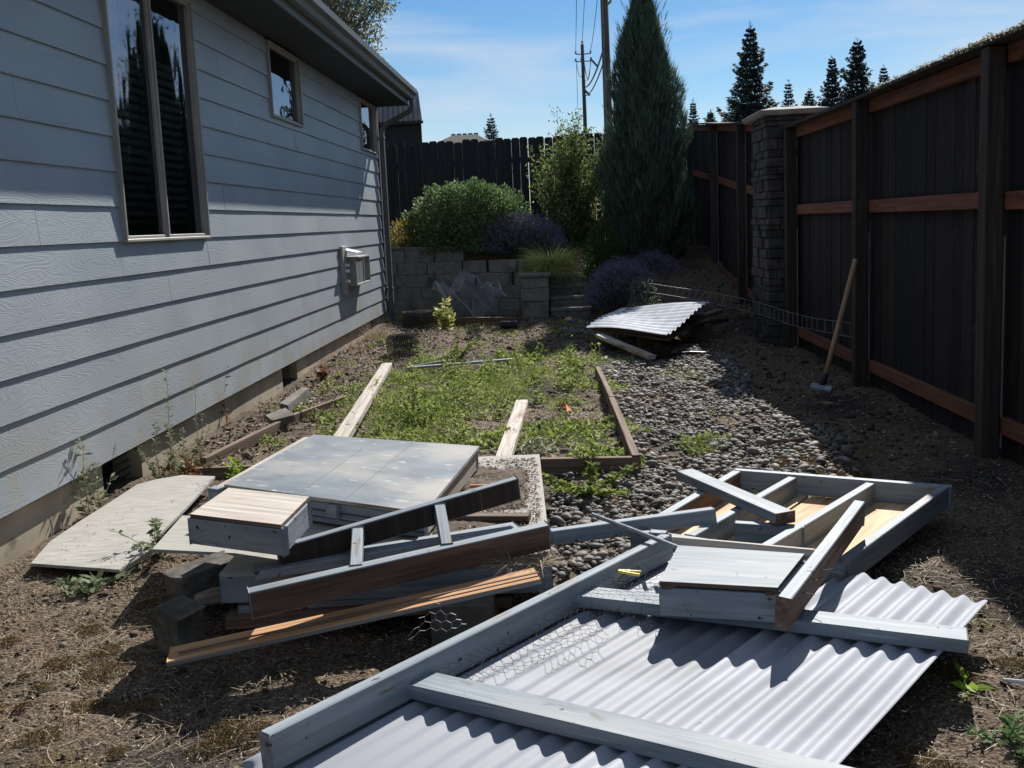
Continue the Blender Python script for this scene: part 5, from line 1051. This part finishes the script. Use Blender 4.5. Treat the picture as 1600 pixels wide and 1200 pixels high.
# cushions of rusty moss
def moss_patch(cx, cy, r, seed):
    m = int(9000 * r * r * 30) + 250; a = U(0, 2 * pi, m); q = np.sqrt(RNG.random(m)) * r * (1 + .3 * np.sin(a * 3 + seed)); x = cx + q * np.cos(a) * 1.2; y = cy + q * np.sin(a)
    h = .016 * np.clip(1 - q / r, 0, 1) ** .5; c = np.stack([x, y, zg(x, y) + h * RNG.random(m) ** .3 + .002], 1); return leaves(c, np.stack([RNG.normal(size=m), RNG.normal(size=m), 1.2 * np.ones(m)], 1), U(.003, .008, m), .003)
rr = random.Random(12); pp = []
for (px_, py_, r) in ((138, 975, .05), (165, 1010, .05), (110, 900, .04), (160, 1040, .07), (140, 1095, .05), (215, 1100, .06), (95, 1025, .05), (345, 1140, .04), (385, 1150, .06), (60, 1150, .06), (330, 1165, .05), (1500, 1060, .05), (1580, 1040, .05), (1450, 1190, .07), (1290, 720, .16), (1320, 735, .14), (1240, 715, .14), (1270, 700, .1), (1100, 543, .12), (1080, 545, .12)):
    q = at(px_, py_, 0); pp.append(moss_patch(q.x, q.y, r, rr.random() * 6))
for k in range(26): pp.append(moss_patch(rr.uniform(-2.1, -.9), rr.uniform(1.7, 3.3), rr.uniform(.015, .05), k))
Va, Fa = join(pp); f_moss = fol('rust moss fronds', [(0, (.07, .048, .018)), (.5, (.16, .105, .038)), (1, (.26, .18, .075))], .2); o = np_mesh('ground_moss', Va, Fa, f_moss); tag(o, 'low rusty moss cushions dotted over the dirt', 'moss', kind='stuff')
np.random.seed(1)

# grass and weeds inside the bed
def grass(name, label, spots, m, cat='grass', kind='stuff'):
    P = []
    for (cx, cy, rx, ry, n, h, w) in spots:
        a = U(0, 2 * pi, n); q = np.sqrt(RNG.random(n)); x = cx + q * np.cos(a) * rx; y = cy + q * np.sin(a) * ry
        p = np.stack([x, y, zg(x, y)], 1); d = RNG.normal(size=(n, 3)) * .55; d[:, 2] = 1; P.append(blades(p, d, U(h * .4, h * 1.15, n), w, U(.3, 1.4, n), 4))
    Va, Fa = join(P); o = np_mesh(name, Va, Fa, m); tag(o, label, cat, kind=kind); return o
def ground_leaves(label, spots, m, name='weeds'):
    P = []
    for (cx, cy, rx, ry, n, h, ls) in spots:
        a = U(0, 2 * pi, n); q = np.sqrt(RNG.random(n)); x = cx + q * np.cos(a) * rx; y = cy + q * np.sin(a) * ry; z = zg(x, y) + h * RNG.random(n) * (1.1 - q) + .006
        P.append(leaves(np.stack([x, y, z], 1), RNG.normal(size=(n, 3)) * np.array([1, 1, .5]) + np.array([0, 0, .35]), U(ls * .5, ls * 1.3, n), U(ls * .25, ls * .6, n)))
    Va, Fa = join(P); o = np_mesh(name, Va, Fa, m); tag(o, label, 'weeds', kind='stuff')
rr = random.Random(21); sg = []; sl_ = []
for k in range(190):
    cx, cy = rr.uniform(-1.6, .3), rr.uniform(5.1, 9.4); f = noise.noise(Vector((cx * 1.6, cy * 1.1, 3.)))
    if f < -.05 or (cx > -.45 and cy < 7.2 and rr.random() < .6): continue
    sg.append((cx, cy, rr.uniform(.06, .2), rr.uniform(.06, .25), rr.randint(30, 130), rr.uniform(.04, .14), .0045)); sl_.append((cx + .1, cy, rr.uniform(.06, .2), rr.uniform(.08, .22), rr.randint(40, 190), rr.uniform(.03, .14), rr.uniform(.02, .045)))
sg += [(-1.05, 6.6, .3, .9, 900, .17, .006), (-.6, 7.3, .35, .6, 700, .18, .006), (.95, 7.9, .22, .35, 700, .06, .005), (.75, 5.35, .13, .16, 380, .08, .006), (.5, 8.9, .4, .3, 900, .07, .005), (.95, 9.2, .25, .2, 500, .05, .005), (-2.1, 5.0, .1, .3, 160, .12, .004), (-1.3, 8.9, .2, .3, 300, .12, .005), (.5, 10.6, .3, .5, 300, .07, .005), (1.0, 6.2, .2, .1, 120, .05, .004)]
grass('grass', 'short green grass mingled through the old garden bed', sg, f_weed)
sl_ += [(-1.05, 6.5, .25, .7, 1500, .22, .035), (-.75, 7.0, .3, .5, 1200, .22, .032), (-.05, 5.8, .25, .35, 800, .10, .045), (-.35, 5.6, .2, .3, 500, .08, .045), (.2, 5.05, .22, .16, 900, .13, .034), (.12, 4.9, .12, .12, 500, .16, .034), (.82, 5.5, .16, .12, 300, .06, .03), (-.95, 5.7, .15, .3, 700, .1, .03)]
for k in range(60):
    cx, cy = (rr.uniform(-1.5, -.55), rr.uniform(5.4, 9.3)) if k < 42 else (rr.uniform(-.5, .3), rr.uniform(6.8, 9.4))
    sl_.append((cx, cy, rr.uniform(.04, .11), rr.uniform(.04, .11), rr.randint(70, 190), rr.uniform(.14, .30), rr.uniform(.022, .04))); sg.append((cx, cy, .06, .06, 60, .22, .004))
for k in range(34):
    cx, cy = rr.uniform(-2.1, -1.5), rr.uniform(5.6, 10.8); sl_.append((cx, cy, rr.uniform(.04, .12), rr.uniform(.05, .16), rr.randint(40, 110), rr.uniform(.03, .10), rr.uniform(.02, .035)))
for k in range(26):
    cx, cy = rr.uniform(-.9, .9), rr.uniform(9.2, 12.3); sl_.append((cx, cy, rr.uniform(.05, .16), rr.uniform(.05, .2), rr.randint(30, 90), rr.uniform(.02, .07), rr.uniform(.02, .035)))
ground_leaves('leafy green weeds spreading over the garden bed', sl_, f_weed)
ground_leaves('pale clover and flowering weeds around the shorter timber', [(-.18, 5.35, .12, .15, 300, .07, .028), (.0, 5.6, .15, .15, 240, .06, .026), (.22, 4.95, .2, .1, 200, .08, .03), (-.62, 5.5, .2, .2, 200, .06, .025)], f_weedp)
straws('dry stems tangled in the garden bed', 2200, -1.6, .35, 5.2, 9.6, (.05, .30), .004, lift=.03)
grass('dry_grass', 'dry golden grass clump at the foot of the house corner', [(-2.12, 10.9, .12, .35, 260, .26, .006), (-2.15, 9.9, .08, .3, 90, .15, .006)], f_dry, 'dry grass')
grass('shaded_grass', 'green grass in the shaded corner behind the netting rolls', [(-1.9, 13.3, .5, .35, 1300, .13, .006), (-1.3, 12.4, .5, .5, 500, .10, .006)], f_weed)

def stalk_weed(label, x, y, h, seed, m=f_weedp, nl=34, lean=(0, 0), ls=.032, group='tall weeds along the house', wide=.03, branches=3, name='weed'):
    rr = random.Random(seed); z = float(zg(x, y)); t = thing(name, (x, y, z), label, 'weed', group); B = MB(); P = []; D = []
    for k in range(branches):
        hh = h * (1 if k == 0 else rr.uniform(.4, .8)); az = rr.uniform(0, 6.28); sp = wide * (k > 0) * 2.2
        pts = [Vector((x + (lean[0] + sp * cos(az)) * t_ ** 1.3 + .006 * sin(t_ * 9 + k), y + (lean[1] + sp * sin(az)) * t_ ** 1.3, z - .01 + hh * t_)) for t_ in np.linspace(0, 1, 7)]; B.tube(pts, .0028, 5, r1=.0010)
        for q in range(int(nl * (1 if k == 0 else .6))):
            f = rr.random() ** .9 * 5.99; i = int(f); a = rr.uniform(0, 6.28); P.append(pts[i].lerp(pts[i + 1], f - i)); D.append((cos(a), sin(a), rr.uniform(-.1, .8)))
    B.build('stem', f_dry if m is f_weedp else m, t); n = len(P); Va, Fa = leaves(np.array(P), np.array(D), U(ls * .5, ls * 1.3, n), U(ls * .22, ls * .42, n)); np_mesh('foliage', Va, Fa, m, t)
W = lambda px_, py_: (at(px_, py_, .03).x, at(px_, py_, .03).y)
stalk_weed('leafy weed stalk standing between the plywood sheet and the foundation', *W(138, 800), .40, 1, ls=.045)
stalk_weed('small second weed stalk just behind it by the crawl opening', *W(155, 790), .26, 2, ls=.04)
stalk_weed('tall thin weed with whitish buds against the siding, tallest of all', *W(272, 735), .60, 3, nl=46)
stalk_weed('thin grey-green weed right of the tallest one', *W(312, 715), .48, 4, nl=36, ls=.026)
stalk_weed('bushy grey-green weed at the right end of the first crawl opening', *W(248, 740), .33, 5, nl=80, branches=6, wide=.06, ls=.028)
stalk_weed('leafy weed in front of the tall thin one, yellowish below', *W(290, 735), .27, 6, nl=80, branches=6, wide=.06, m=f_weedp, ls=.032)
stalk_weed('reddish withering weed beside the near bed board', *W(292, 745), .15, 7, m=f_rust, nl=60, branches=5, wide=.06, ls=.04)
stalk_weed('withered brown stalk with curled leaves against the siding', *W(353, 660), .40, 8, m=f_rust, nl=34, branches=1, ls=.05)
stalk_weed('withered brown leaves low on the foundation before the second opening', *W(372, 640), .20, 9, m=f_rust, nl=50, branches=4, ls=.04)
stalk_weed('dead brown weed by the second crawl opening', *W(505, 592), .16, 10, m=f_rust, nl=60, branches=4, ls=.05)
stalk_weed('green weed in the angle of the near bed boards', *W(365, 745), .14, 11, m=f_lit, nl=30, branches=4, ls=.04)
stalk_weed('tuft of weed growing between plywood sheet and hatch box', *W(245, 858), .17, 12, nl=50, branches=5, wide=.07, ls=.045)
stalk_weed('low rosette weed at the near edge of the plywood sheet', *W(147, 902), .05, 13, nl=34, branches=6, wide=.05, ls=.055, group='weeds in the dirt')
stalk_weed('bright green two-leaved seedling beside the corner of the roof panel', *W(1510, 1062), .06, 14, m=f_lit, nl=8, branches=1, ls=.07, group='weeds in the dirt')
stalk_weed('thistle-like rosette in the lower right corner', *W(1580, 1140), .05, 15, nl=44, branches=7, wide=.045, ls=.034, m=f_shr, group='weeds in the dirt')
stalk_weed('tall airy green weed standing in the middle of the bed', *W(712, 600), .34, 16, m=f_weed, nl=150, branches=7, wide=.06, ls=.03, group='weeds in the bed')
stalk_weed('tall green weed behind the bleached timber', *W(650, 660), .28, 17, m=f_weed, nl=160, branches=8, wide=.08, ls=.035, group='weeds in the bed')
stalk_weed('red-stemmed weed in the left of the bed', *W(640, 640), .22, 18, m=f_rust, nl=50, branches=4, ls=.03, group='weeds in the bed')
stalk_weed('green weed shooting up by the netting rolls', *W(660, 505), .36, 19, m=f_yel, nl=50, branches=3, ls=.06, group='weeds in the bed')
stalk_weed('spiky yellow-green weed in front of the block wall', *W(697, 512), .42, 20, m=f_tuft, nl=60, branches=8, wide=.05, ls=.09, group='weeds in the bed')
stalk_weed('thin green sprout before the lowest step', *W(877, 503), .22, 21, m=f_lit, nl=10, branches=1, ls=.06, group='weeds in the bed')
stalk_weed('airy green weed below the spiky one, at the bed\'s far end', *W(715, 555), .30, 22, m=f_weed, nl=150, branches=8, wide=.09, ls=.032, group='weeds in the bed')
stalk_weed('leafy weed sprawling over the near bed board by the pebbles', *W(925, 760), .16, 23, m=f_weed, nl=170, branches=9, wide=.12, ls=.04, group='weeds in the bed')
# bare curved stalk by the house corner
B = MB(); q = at(610, 500, .02); B.tube([q, q + Vector((.02, .0, .2)), q + Vector((.07, 0, .4)), q + Vector((.14, 0, .56))], .006, 5, r1=.003); o = B.build('dry_stalk', f_dry, None); lab(o, 'single bare dry stalk rising beside the downspout', 'stalk')
# fallen stick, red scrap
B = MB(); B.tube([at(1195, 692, .02), at(1230, 688, .03), at(1262, 683, .025)], .012, 6, r1=.007); o = B.build('stick', m_brown, None); lab(o, 'dark stick lying where the pebbles meet the fence shadow', 'stick')
B = MB(); B.tube([at(1568, 1063, .012), at(1612, 1067, .012)], .006, 6); o = B.build('stick', m_white, None); lab(o, 'short pale stick at the right edge of the picture', 'stick')
B = MB(); B.add([at(872, 629, .03), at(884, 631, .05), at(893, 641, .02), at(886, 642, .06), at(876, 636, .03)], [(0, 1, 2), (1, 3, 2), (0, 4, 3)]); o = B.build('plastic_scrap', m_tag, None); lab(o, 'crumpled red plastic scrap in the weeds', 'scrap')
B = MB(); B.tube([at(640, 574, .03), at(680, 566, .05), at(712, 562, .04), at(745, 565, .04), at(795, 575, .03)], .014, 6, r1=.008); o = B.build('dry_branch', m_bleach, None); lab(o, 'pale dry branch lying in front of the blue-grey batten', 'branch')
